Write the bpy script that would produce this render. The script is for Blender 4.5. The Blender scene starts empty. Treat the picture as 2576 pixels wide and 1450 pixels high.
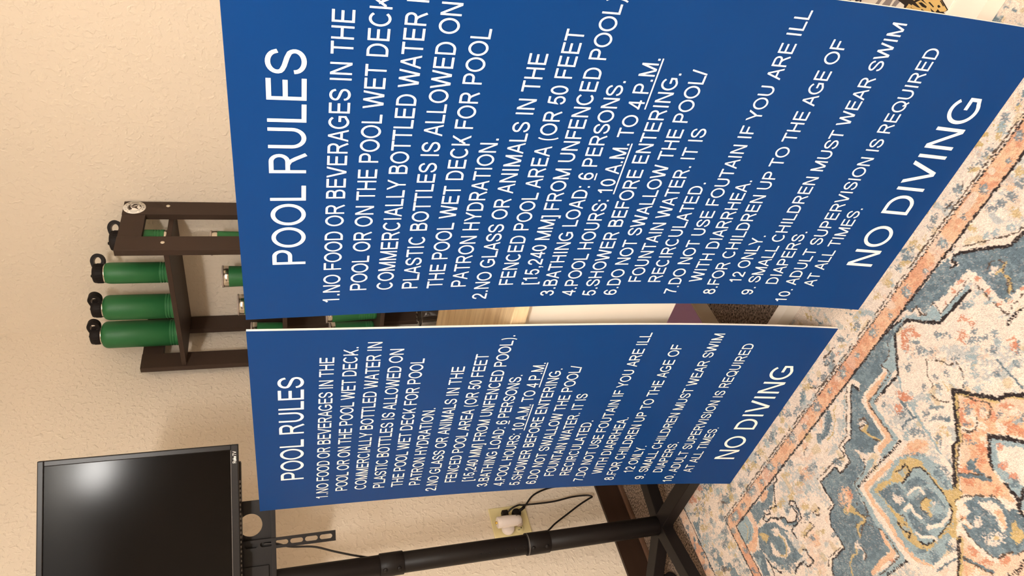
import bpy, math, random
import numpy as np
from mathutils import Vector, Matrix
random.seed(4)
scn = bpy.context.scene
COL = scn.collection

# ------------------------------------------------------------------ camera
cd = bpy.data.cameras.new('camera'); cam = bpy.data.objects.new('camera', cd); COL.objects.link(cam)
cd.sensor_fit = 'HORIZONTAL'; cd.sensor_width = 36.0; cd.lens = 1782.36 / 2576 * 36.0
cd.clip_start = 0.02
CAM = Vector((2.22, -2.19514, 1.2))
cam.matrix_world = Matrix(((0.191711, 0.735465, 0.649875, CAM.x), (-0.243622, 0.677094, -0.694401, CAM.y),
                           (-0.950734, -0.025199, 0.308982, CAM.z), (0, 0, 0, 1)))
scn.camera = cam

# ------------------------------------------------------------------ world, lights, exposure
w = bpy.data.worlds.new('world'); scn.world = w; w.use_nodes = True
w.node_tree.nodes['Background'].inputs[0].default_value = (1, 0.97, 0.93, 1)
w.node_tree.nodes['Background'].inputs[1].default_value = 0.05
def point(x, y, z, e, r, c=(1, 0.965, 0.92)):
    l = bpy.data.lights.new('bulb', 'POINT'); l.energy = e; l.shadow_soft_size = r; l.color = c
    o = bpy.data.objects.new('bulb', l); o.location = (x, y, z); COL.objects.link(o); return o
for bx, by in ((2.54, -3.06), (2.78, -2.92), (2.68, -3.08)):      # three bulbs of the ceiling fixture
    point(bx, by, 2.26, 26, 0.085)
point(3.40, -2.35, 2.28, 17, 0.08)
al = bpy.data.lights.new('soft_area_light', 'AREA'); al.energy = 10; al.size = 1.2; al.color = (1, 0.965, 0.92)
ao = bpy.data.objects.new('soft_area_light', al); ao.location = (2.2, -3.4, 2.40); COL.objects.link(ao)  # broad extra area light under the ceiling, apart from the bulbs
scn.view_settings.view_transform = 'Standard'; scn.view_settings.look = 'None'
scn.view_settings.gamma = 1.0; scn.view_settings.use_curve_mapping = False
scn.view_settings.exposure = 1.03

# ------------------------------------------------------------------ materials
def lin(c):
    c = c / 255.0
    return c / 12.92 if c <= 0.04045 else ((c + 0.055) / 1.055) ** 2.4
def rgb(r, g, b): return (lin(r), lin(g), lin(b), 1)
def mat(name, col, rough=0.5, metal=0.0, spec=0.5, bump=None, var=None, trans=0.0, coat=0.0, ior=1.45):
    m = bpy.data.materials.new(name); m.use_nodes = True
    nt = m.node_tree; b = nt.nodes['Principled BSDF']
    b.inputs['Base Color'].default_value = col; b.inputs['Roughness'].default_value = rough
    b.inputs['Metallic'].default_value = metal; b.inputs['Specular IOR Level'].default_value = spec
    b.inputs['Transmission Weight'].default_value = trans; b.inputs['Coat Weight'].default_value = coat
    b.inputs['IOR'].default_value = ior
    tc = nt.nodes.new('ShaderNodeTexCoord')
    if var:   # (scale, amount, stretch)
        n = nt.nodes.new('ShaderNodeTexNoise'); n.inputs['Scale'].default_value = var[0]; n.inputs['Detail'].default_value = 5
        mp = nt.nodes.new('ShaderNodeMapping'); mp.inputs['Scale'].default_value = var[2] if len(var) > 2 else (1, 1, 1)
        nt.links.new(tc.outputs['Object'], mp.inputs[0]); nt.links.new(mp.outputs[0], n.inputs['Vector'])
        r = nt.nodes.new('ShaderNodeValToRGB')
        a = var[1]
        r.color_ramp.elements[0].position = 0.3; r.color_ramp.elements[1].position = 0.7
        r.color_ramp.elements[0].color = (col[0]*(1-a), col[1]*(1-a), col[2]*(1-a), 1)
        r.color_ramp.elements[1].color = (min(1, col[0]*(1+a)), min(1, col[1]*(1+a)), min(1, col[2]*(1+a)), 1)
        nt.links.new(n.outputs[0], r.inputs[0]); nt.links.new(r.outputs[0], b.inputs['Base Color'])
    if bump:  # (scale, strength, distance)
        n = nt.nodes.new('ShaderNodeTexNoise'); n.inputs['Scale'].default_value = bump[0]; n.inputs['Detail'].default_value = 3
        nt.links.new(tc.outputs['Object'], n.inputs['Vector'])
        bm_ = nt.nodes.new('ShaderNodeBump'); bm_.inputs['Strength'].default_value = bump[1]; bm_.inputs['Distance'].default_value = bump[2]
        nt.links.new(n.outputs[0], bm_.inputs['Height']); nt.links.new(bm_.outputs[0], b.inputs['Normal'])
    return m

def wall_mat():
    m = bpy.data.materials.new('textured_wall_paint'); m.use_nodes = True
    nt = m.node_tree; b = nt.nodes['Principled BSDF']
    b.inputs['Base Color'].default_value = rgb(227, 213, 194); b.inputs['Roughness'].default_value = 0.55
    b.inputs['Specular IOR Level'].default_value = 0.35
    tc = nt.nodes.new('ShaderNodeTexCoord')
    n1 = nt.nodes.new('ShaderNodeTexNoise'); n1.inputs['Scale'].default_value = 62; n1.inputs['Detail'].default_value = 2; n1.inputs['Distortion'].default_value = 0.4
    r = nt.nodes.new('ShaderNodeValToRGB'); r.color_ramp.elements[0].position = 0.50; r.color_ramp.elements[1].position = 0.80
    n2 = nt.nodes.new('ShaderNodeTexNoise'); n2.inputs['Scale'].default_value = 260; n2.inputs['Detail'].default_value = 2
    ad = nt.nodes.new('ShaderNodeMath'); ad.operation = 'MULTIPLY_ADD'; ad.inputs[1].default_value = 0.10
    nt.links.new(tc.outputs['Object'], n1.inputs['Vector']); nt.links.new(tc.outputs['Object'], n2.inputs['Vector'])
    nt.links.new(n1.outputs[0], r.inputs[0]); nt.links.new(n2.outputs[0], ad.inputs[0]); nt.links.new(r.outputs[0], ad.inputs[2])
    bp = nt.nodes.new('ShaderNodeBump'); bp.inputs['Strength'].default_value = 0.85; bp.inputs['Distance'].default_value = 0.0022
    nt.links.new(ad.outputs[0], bp.inputs['Height']); nt.links.new(bp.outputs[0], b.inputs['Normal'])
    return m
M = dict(
 wall=wall_mat(),
 ceiling=mat('ceiling_paint', rgb(236, 231, 222), 0.9, bump=(120, 0.4, 0.002)),
 carpet=mat('brown_carpet', rgb(140, 121, 106), 0.95, spec=0.1, bump=(240, 1.0, 0.010), var=(170, 1.0)),
 base=mat('dark_stained_baseboard', rgb(48, 33, 24), 0.45, spec=.3, var=(6, 0.12, (1, .3, 6))),
 shoe=mat('baseboard_shoe', rgb(92, 66, 50), 0.45),
 blue=mat('blue_sign_face', rgb(4, 54, 112), 0.42, spec=0.15, bump=(30, 0.03, 0.001)),
 core=mat('white_sign_core', rgb(240, 236, 230), 0.5),
 letter=mat('white_sign_lettering', rgb(248, 243, 236), 0.45),
 shelf=mat('dark_brown_laminate', rgb(62, 48, 40), 0.5, spec=0.25, var=(9, 0.10, (1, 1, .15)), bump=(200, .06, .0005)),
 screw=mat('screw_cover', rgb(215, 205, 185), 0.35, metal=0.4),
 green=mat('green_powder_coat', rgb(38, 104, 56), 0.5, spec=0.5, bump=(900, 0.25, 0.0004)),
 steel=mat('brushed_steel', rgb(225, 218, 205), 0.22, metal=1.0),
 blackpl=mat('black_plastic', rgb(30, 25, 24), 0.6, spec=.18),
 ringin=mat('grey_loop_lining', rgb(150, 140, 134), 0.5),
 bezel=mat('tv_bezel', rgb(22, 18, 17), 0.3, spec=0.22),
 screen=mat('tv_screen', rgb(11, 7, 5), 0.13, spec=0.07),
 stand=mat('black_powder_coated_steel', rgb(21, 17, 16), 0.45, spec=0.22),
 seam=mat('grey_edge', rgb(105, 100, 96), 0.4),
 hole=mat('dark_hole', rgb(8, 7, 7), 0.9),
 ivory=mat('ivory_plate', rgb(226, 212, 160), 0.35),
 whitepl=mat('white_plastic', rgb(236, 226, 222), 0.35),
 cleargrey=mat('clear_grey_plastic', rgb(176, 160, 150), 0.2, spec=0.6),
 gold=mat('brass_contact', rgb(220, 180, 90), 0.25, metal=1.0),
 cord=mat('black_cord', rgb(26, 23, 22), 0.35),
 white=mat('white_laminate', rgb(246, 234, 218), 0.35),
 purple=mat('lilac_plastic', rgb(222, 178, 230), 0.35),
 beige=mat('shade_tinted_white', rgb(205, 188, 166), 0.5),  # white plinth turned beige: shade under the desk put into the colour
 greyst=mat('grey_runner', rgb(150, 128, 130), 0.4, metal=.3),
 clear=mat('clear_acrylic', (0.95, 0.95, 0.95, 1), 0.05, trans=1.0, ior=1.3),
 navy=mat('navy_print', rgb(26, 24, 52), 0.5), ink=mat('black_print', rgb(34, 24, 20), 0.5),
 goldp=mat('gold_print', rgb(218, 180, 112), 0.5), greyp=mat('grey_print', rgb(150, 138, 134), 0.5),
 stick=mat('white_sticker', rgb(242, 236, 226), 0.45), stickink=mat('brown_black_ink', rgb(60, 46, 38), 0.5),
)
def wood_mat():
    m = bpy.data.materials.new('light_oak_top'); m.use_nodes = True
    nt = m.node_tree; b = nt.nodes['Principled BSDF']; b.inputs['Roughness'].default_value = 0.35
    tc = nt.nodes.new('ShaderNodeTexCoord'); mp = nt.nodes.new('ShaderNodeMapping'); mp.inputs['Scale'].default_value = (1.2, 14, 14)
    n = nt.nodes.new('ShaderNodeTexNoise'); n.inputs['Scale'].default_value = 3; n.inputs['Detail'].default_value = 8; n.inputs['Roughness'].default_value = .65; n.inputs['Distortion'].default_value = .6
    r = nt.nodes.new('ShaderNodeValToRGB'); e = r.color_ramp.elements
    e[0].position = .30; e[0].color = rgb(190, 154, 112); e[1].position = .68; e[1].color = rgb(238, 214, 174)
    nt.links.new(tc.outputs['Object'], mp.inputs[0]); nt.links.new(mp.outputs[0], n.inputs['Vector']); nt.links.new(n.outputs[0], r.inputs[0])
    nt.links.new(r.outputs[0], b.inputs['Base Color']); return m
M['wood'] = wood_mat()

# ------------------------------------------------------------------ mesh helpers
class MB:
    def __init__(s): s.v = []; s.f = []; s.m = []; s.sm = []
    def add(s, vs, fs, mi=0, smooth=False):
        o = len(s.v); s.v += [tuple(x) for x in vs]
        for f in fs: s.f.append([o + i for i in f]); s.m.append(mi); s.sm.append(smooth)
        return s
    def box(s, x0, x1, y0, y1, z0, z1, mi=0, T=None):
        vs = [Vector((x, y, z)) for x in (x0, x1) for y in (y0, y1) for z in (z0, z1)]
        if T: vs = [T @ v for v in vs]
        return s.add(vs, [(0,1,3,2), (4,6,7,5), (0,4,5,1), (2,3,7,6), (0,2,6,4), (1,5,7,3)], mi)
    def bbox(s, x0, x1, y0, y1, z0, z1, b=.003, mi=0, T=None):   # box with chamfered edges
        bm = bmesh_box(x0, x1, y0, y1, z0, z1, b)
        vs = [T @ v for v in bm[0]] if T else bm[0]
        return s.add(vs, bm[1], mi)
    def lathe(s, prof, n=40, T=None, mi=0, smooth=True, cap=True):
        vs = []; fs = []
        for r, z in prof:
            for k in range(n):
                a = 2*math.pi*k/n; v = Vector((r*math.cos(a), r*math.sin(a), z)); vs.append(T @ v if T else v)
        for i in range(len(prof)-1):
            for k in range(n): fs.append((i*n+k, i*n+(k+1) % n, (i+1)*n+(k+1) % n, (i+1)*n+k))
        s.add(vs, fs, mi, smooth)
        if cap:
            if prof[0][0] > 1e-5: s.add(vs[:n], [tuple(range(n-1, -1, -1))], mi)
            if prof[-1][0] > 1e-5: s.add(vs[-n:], [tuple(range(n))], mi)
        return s
    def tube(s, pts, r, n=10, mi=0, smooth=True):
        P = [Vector(p) for p in pts]; vs = []; fs = []
        up = None
        for i, p in enumerate(P):
            t = (P[min(i+1, len(P)-1)] - P[max(i-1, 0)]).normalized()
            if up is None:
                up = t.orthogonal().normalized()
            up = (up - t * up.dot(t)).normalized(); sd = t.cross(up)
            for k in range(n):
                a = 2*math.pi*k/n; vs.append(p + (up*math.cos(a) + sd*math.sin(a))*r)
        for i in range(len(P)-1):
            for k in range(n): fs.append((i*n+k, i*n+(k+1) % n, (i+1)*n+(k+1) % n, (i+1)*n+k))
        fs.append(tuple(range(n-1, -1, -1))); fs.append(tuple(range((len(P)-1)*n, len(P)*n)))
        return s.add(vs, fs, mi, smooth)
    def build(s, name, mats, parent=None, loc=None):
        me = bpy.data.meshes.new(name); me.from_pydata([tuple(v) for v in s.v], [], s.f)
        if not isinstance(mats, (list, tuple)): mats = [mats]
        for m_ in mats: me.materials.append(m_)
        me.polygons.foreach_set('material_index', s.m); me.polygons.foreach_set('use_smooth', s.sm)
        me.update()
        o = bpy.data.objects.new(name, me); COL.objects.link(o)
        if loc is not None:
            me.transform(Matrix.Translation(-Vector(loc))); o.location = loc
        if parent:
            o.parent = parent
            if loc is not None: o.location = Vector(loc) - wpos(parent)
            else: o.location = -wpos(parent)
        return o
def wpos(o):
    p = Vector((0, 0, 0))
    while o: p += o.location; o = o.parent
    return p
_bc = {}
def bmesh_box(x0, x1, y0, y1, z0, z1, b):
    import bmesh
    bm = bmesh.new(); bmesh.ops.create_cube(bm, size=1.0)
    for v in bm.verts:
        v.co = Vector(((x0+x1)/2 + v.co.x*(x1-x0), (y0+y1)/2 + v.co.y*(y1-y0), (z0+z1)/2 + v.co.z*(z1-z0)))
    bmesh.ops.bevel(bm, geom=bm.edges[:], offset=b, segments=2, profile=0.6, affect='EDGES')
    bm.verts.ensure_lookup_table(); bm.verts.index_update()
    r = ([v.co.copy() for v in bm.verts], [tuple(v.index for v in f.verts) for f in bm.faces]); bm.free()
    return r
def thing(name, label, cat, loc, group=None):
    o = bpy.data.objects.new(name, None); COL.objects.link(o); o.location = loc; o.empty_display_size = 0.05
    o['label'] = label; o['category'] = cat
    if group: o['group'] = group
    return o
def smooth_path(pts, k=8):
    P = [Vector(p) for p in pts]; out = []
    for i in range(len(P)-1):
        p0 = P[max(i-1, 0)]; p1 = P[i]; p2 = P[i+1]; p3 = P[min(i+2, len(P)-1)]
        for j in range(k):
            t = j/k
            out.append(0.5*((2*p1)+(p2-p0)*t+(2*p0-5*p1+4*p2-p3)*t*t+(-p0+3*p1-3*p2+p3)*t**3))
    out.append(P[-1]); return out
def TR(loc, rz=0, rx=0, ry=0):
    return Matrix.Translation(loc) @ Matrix.Rotation(rz, 4, 'Z') @ Matrix.Rotation(ry, 4, 'Y') @ Matrix.Rotation(rx, 4, 'X')

# ------------------------------------------------------------------ room shell
RX, RY, RZ = 4.3, -4.6, 2.44
def struct(o): o['kind'] = 'structure'; return o
struct(MB().box(0, RX, RY, 0, -0.1, 0).build('floor', M['carpet']))
struct(MB().box(0, RX, RY, 0, RZ, RZ+0.1).build('ceiling', M['ceiling']))
struct(MB().box(-0.1, 0, RY-.1, 0.1, -0.1, RZ+.1).build('wall_left', M['wall']))
struct(MB().box(0, RX+.1, 0, 0.1, -0.1, RZ+.1).build('wall_right', M['wall']))
struct(MB().box(0, RX+.1, RY-.1, RY, -0.1, RZ+.1).build('wall_back', M['wall']))
struct(MB().box(RX, RX+.1, RY, 0, -0.1, RZ+.1).build('wall_near', M['wall']))
for nm, a in (('baseboard_left', (0, .012, RY, 0)), ('baseboard_right', (.012, RX, -.012, 0))):
    b_ = struct(MB().box(*a, 0, .103).build(nm, M['base']))
    if nm == 'baseboard_left': MB().bbox(.012, .024, RY, -.024, 0, .018, .005).build('shoe_moulding', M['shoe'], b_)
    else: MB().bbox(.012, RX, -.024, -.012, 0, .018, .005).build('shoe_moulding', M['shoe'], b_)

# ------------------------------------------------------------------ stroke lettering (cap height 1)
SW = 0.062                                    # half stroke
def arc(cx, cy, rx, ry, a0, a1, n=14):
    return [(cx + rx*math.cos(math.radians(a0+(a1-a0)*i/n)), cy + ry*math.sin(math.radians(a0+(a1-a0)*i/n))) for i in range(n+1)]
def ribbon(pts, closed=False, t=SW):
    P = []
    for p in pts:
        p = np.array(p, float)
        if not P or np.linalg.norm(p-P[-1]) > 1e-4: P.append(p)
    n = len(P); Lf = []; Rt = []
    for i in range(n):
        a = P[i-1] if (i > 0 or closed) else None; b = P[(i+1) % n] if (i < n-1 or closed) else None
        d1 = P[i]-a if a is not None else b-P[i]; d2 = b-P[i] if b is not None else d1
        d1 = d1/np.linalg.norm(d1); d2 = d2/np.linalg.norm(d2)
        n1 = np.array([-d1[1], d1[0]]); n2 = np.array([-d2[1], d2[0]]); m_ = n1+n2; m_ = m_/max(np.linalg.norm(m_), 1e-6)
        s_ = t/max(m_.dot(n1), 0.35)
        Lf.append(P[i]+m_*s_); Rt.append(P[i]-m_*s_)
    return [[Lf[i], Rt[i], Rt[(i+1) % n], Lf[(i+1) % n]] for i in range(n if closed else n-1)]
def dq(x0, y0, x1, y1, wd): return [[(x0, y0), (x0+wd, y0), (x1+wd, y1), (x1, y1)]]      # bar with level ends
def hb(x0, x1, y): return [[(x0, y-SW), (x1, y-SW), (x1, y+SW), (x0, y+SW)]]
def vb(x, y0=0, y1=1): return [[(x-SW, y0), (x+SW, y0), (x+SW, y1), (x-SW, y1)]]
def G(ch):
    t = SW; b = t; T_ = 1-t; w2 = 2*t
    if ch == 'A': return .93, dq(.02, 0, .40, 1, w2*1.02)+dq(.79, 0, .41, 1, w2*1.02)+hb(.20, .74, .34)
    if ch == 'B': return .93, vb(.16)+ribbon([(.16, T_), (.52, T_)]+arc(.52, .755, .22, .183, 90, -90, 10)+[(.16, .572)])+ribbon([(.16, .535), (.54, .535)]+arc(.54, .2985, .25, .2365, 90, -90, 10)+[(.16, b)])
    if ch == 'C': return 1.0, ribbon(arc(.51, .5, .40, .44, 42, 318, 26))
    if ch == 'D': return 1.0, vb(.17)+ribbon([(.17, T_), (.46, T_)]+arc(.46, .5, .40, .438, 90, -90, 16)+[(.17, b)])
    if ch == 'E': return .93, vb(.17)+hb(.17, .84, T_)+hb(.17, .80, .53)+hb(.17, .86, b)
    if ch == 'F': return .85, vb(.17)+hb(.17, .81, T_)+hb(.17, .73, .51)
    if ch == 'G': return 1.08, ribbon(arc(.54, .5, .43, .44, 42, 305, 26)+[(.93, .20), (.93, .47)])+hb(.56, .99, .46)
    if ch == 'H': return 1.0, vb(.17)+vb(.83)+hb(.17, .83, .53)
    if ch == 'I': return .40, vb(.20)
    if ch == 'K': return .95, vb(.17)+dq(.17, .26, .76, 1, w2*1.3)+dq(.76, 0, .36, .60, w2*1.25)
    if ch == 'L': return .78, vb(.16)+hb(.16, .75, b)
    if ch == 'M': return 1.16, vb(.165)+vb(.995)+dq(.10, 1, .50, 0, w2*1.15)+dq(.93, 1, .53, 0, w2*1.1)
    if ch == 'N': return 1.0, vb(.165)+vb(.835)+dq(.11, 1, .745, 0, w2*1.15)
    if ch == 'O': return 1.08, ribbon(arc(.54, .5, .43, .44, 0, 360, 36)[:-1], True)
    if ch == 'Q': return 1.08, ribbon(arc(.54, .5, .43, .44, 0, 360, 36)[:-1], True)+ribbon([(.60, .27), (.96, -.03)])
    if ch == 'P': return .93, vb(.17)+ribbon([(.17, T_), (.54, T_)]+arc(.54, .703, .25, .235, 90, -90, 12)+[(.17, .468)])
    if ch == 'R': return 1.0, vb(.17)+ribbon([(.17, T_), (.58, T_)]+arc(.58, .718, .24, .22, 90, -90, 12)+[(.17, .498)])+ribbon([(.44, .50), (.58, .44), (.70, .28), (.87, .0)])
    if ch == 'S': return .93, ribbon([(.80, .70)]+arc(.46, .715, .325, .223, 10, 200, 14)+[(.20, .60), (.33, .545), (.60, .475)]+arc(.475, .285, .335, .223, 50, -170, 16)[1:]+[(.135, .31)])
    if ch == 'T': return .85, vb(.425)+hb(.03, .82, T_)
    if ch == 'U': return 1.0, ribbon([(.17, 1), (.17, .38)]+arc(.50, .38, .33, .318, 180, 360, 16)+[(.83, 1)])
    if ch == 'V': return .93, dq(.01, 1, .385, 0, w2*1.15)+dq(.78, 1, .40, 0, w2*1.15)
    if ch == 'W': return 1.31, dq(.02, 1, .27, 0, w2*1.1)+dq(.59, 1, .31, 0, w2*1.1)+dq(.58, 1, .86, 0, w2*1.1)+dq(1.15, 1, .90, 0, w2*1.1)
    if ch == 'Y': return .93, vb(.465, 0, .46)+dq(.01, 1, .395, .40, w2*1.2)+dq(.77, 1, .40, .40, w2*1.2)
    if ch == '.': return .39, [[(.12, 0), (.26, 0), (.26, .14), (.12, .14)]]
    if ch == ',': return .39, [[(.12, 0), (.26, 0), (.26, .14), (.12, .14)], [(.20, 0), (.26, 0), (.22, -.16), (.13, -.18)]]
    if ch == ':': return .39, [[(.12, 0), (.26, 0), (.26, .14), (.12, .14)], [(.12, .58), (.26, .58), (.26, .72), (.12, .72)]]
    if ch == '/': return .39, dq(0, 0, .27, 1, w2)
    if ch == '(': return .46, ribbon(arc(.52, .38, .37, .72, 125, 235, 14), t=.05)
    if ch == ')': return .46, ribbon(arc(-.06, .38, .37, .72, 55, -55, 14), t=.05)
    if ch == '[': return .39, vb(.14, -.28, 1)+hb(.10, .36, T_)+hb(.10, .36, -.28+t)
    if ch == ']': return .39, vb(.25, -.28, 1)+hb(.03, .29, T_)+hb(.03, .29, -.28+t)
    if ch == '0': return .77, ribbon(arc(.385, .5, .275, .44, 0, 360, 30)[:-1], True)
    if ch == '1': return .77, vb(.43)+ribbon([(.17, .72), (.30, .79), (.41, .95)])
    if ch == '2': return .77, ribbon([(.13, .68)]+arc(.385, .70, .25, .24, 175, -20, 12)+[(.54, .48), (.25, .24), (.13, b)])+hb(.06, .70, b)
    if ch == '3': return .77, ribbon([(.13, .72)]+arc(.37, .75, .225, .19, 170, -80, 12)+[(.32, .545)])+ribbon([(.30, .53)]+arc(.37, .295, .26, .235, 80, -170, 14))
    if ch == '4': return .77, vb(.545)+hb(.03, .74, .275)+dq(.03, .25, .48, 1, w2)
    if ch == '5': return .77, hb(.18, .67, T_)+ribbon([(.22, T_), (.155, .50), (.24, .58)]+arc(.39, .325, .26, .27, 95, -165, 16))
    if ch == '6': return .77, ribbon(arc(.395, .31, .265, .25, 0, 360, 26)[:-1], True)+ribbon([(.66, .76)]+arc(.42, .52, .28, .42, 55, 180, 14)+[(.13, .34)])
    if ch == '7': return .77, hb(.07, .70, T_)+ribbon([(.66, .93), (.47, .66), (.35, .34), (.29, 0)])
    if ch == '8': return .77, ribbon(arc(.385, .745, .215, .195, 0, 360, 24)[:-1], True)+ribbon(arc(.385, .30, .265, .24, 0, 360, 26)[:-1], True)
    if ch == '9': return .77, ribbon(arc(.375, .69, .265, .25, 0, 360, 26)[:-1], True)+ribbon([(.11, .24)]+arc(.35, .48, .28, .42, 235, 360, 14)+[(.64, .66)])
    return .39, []
def layout(text):
    x = 0; out = []; pos = []
    for ch in text:
        a, polys = G(ch); pos.append(x)
        out += [[(p[0]+x, p[1]) for p in q] for q in polys]; x += a
    xs = [p[0] for q in out for p in q]
    pos.append(x)
    return out, min(xs), max(xs), pos

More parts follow.
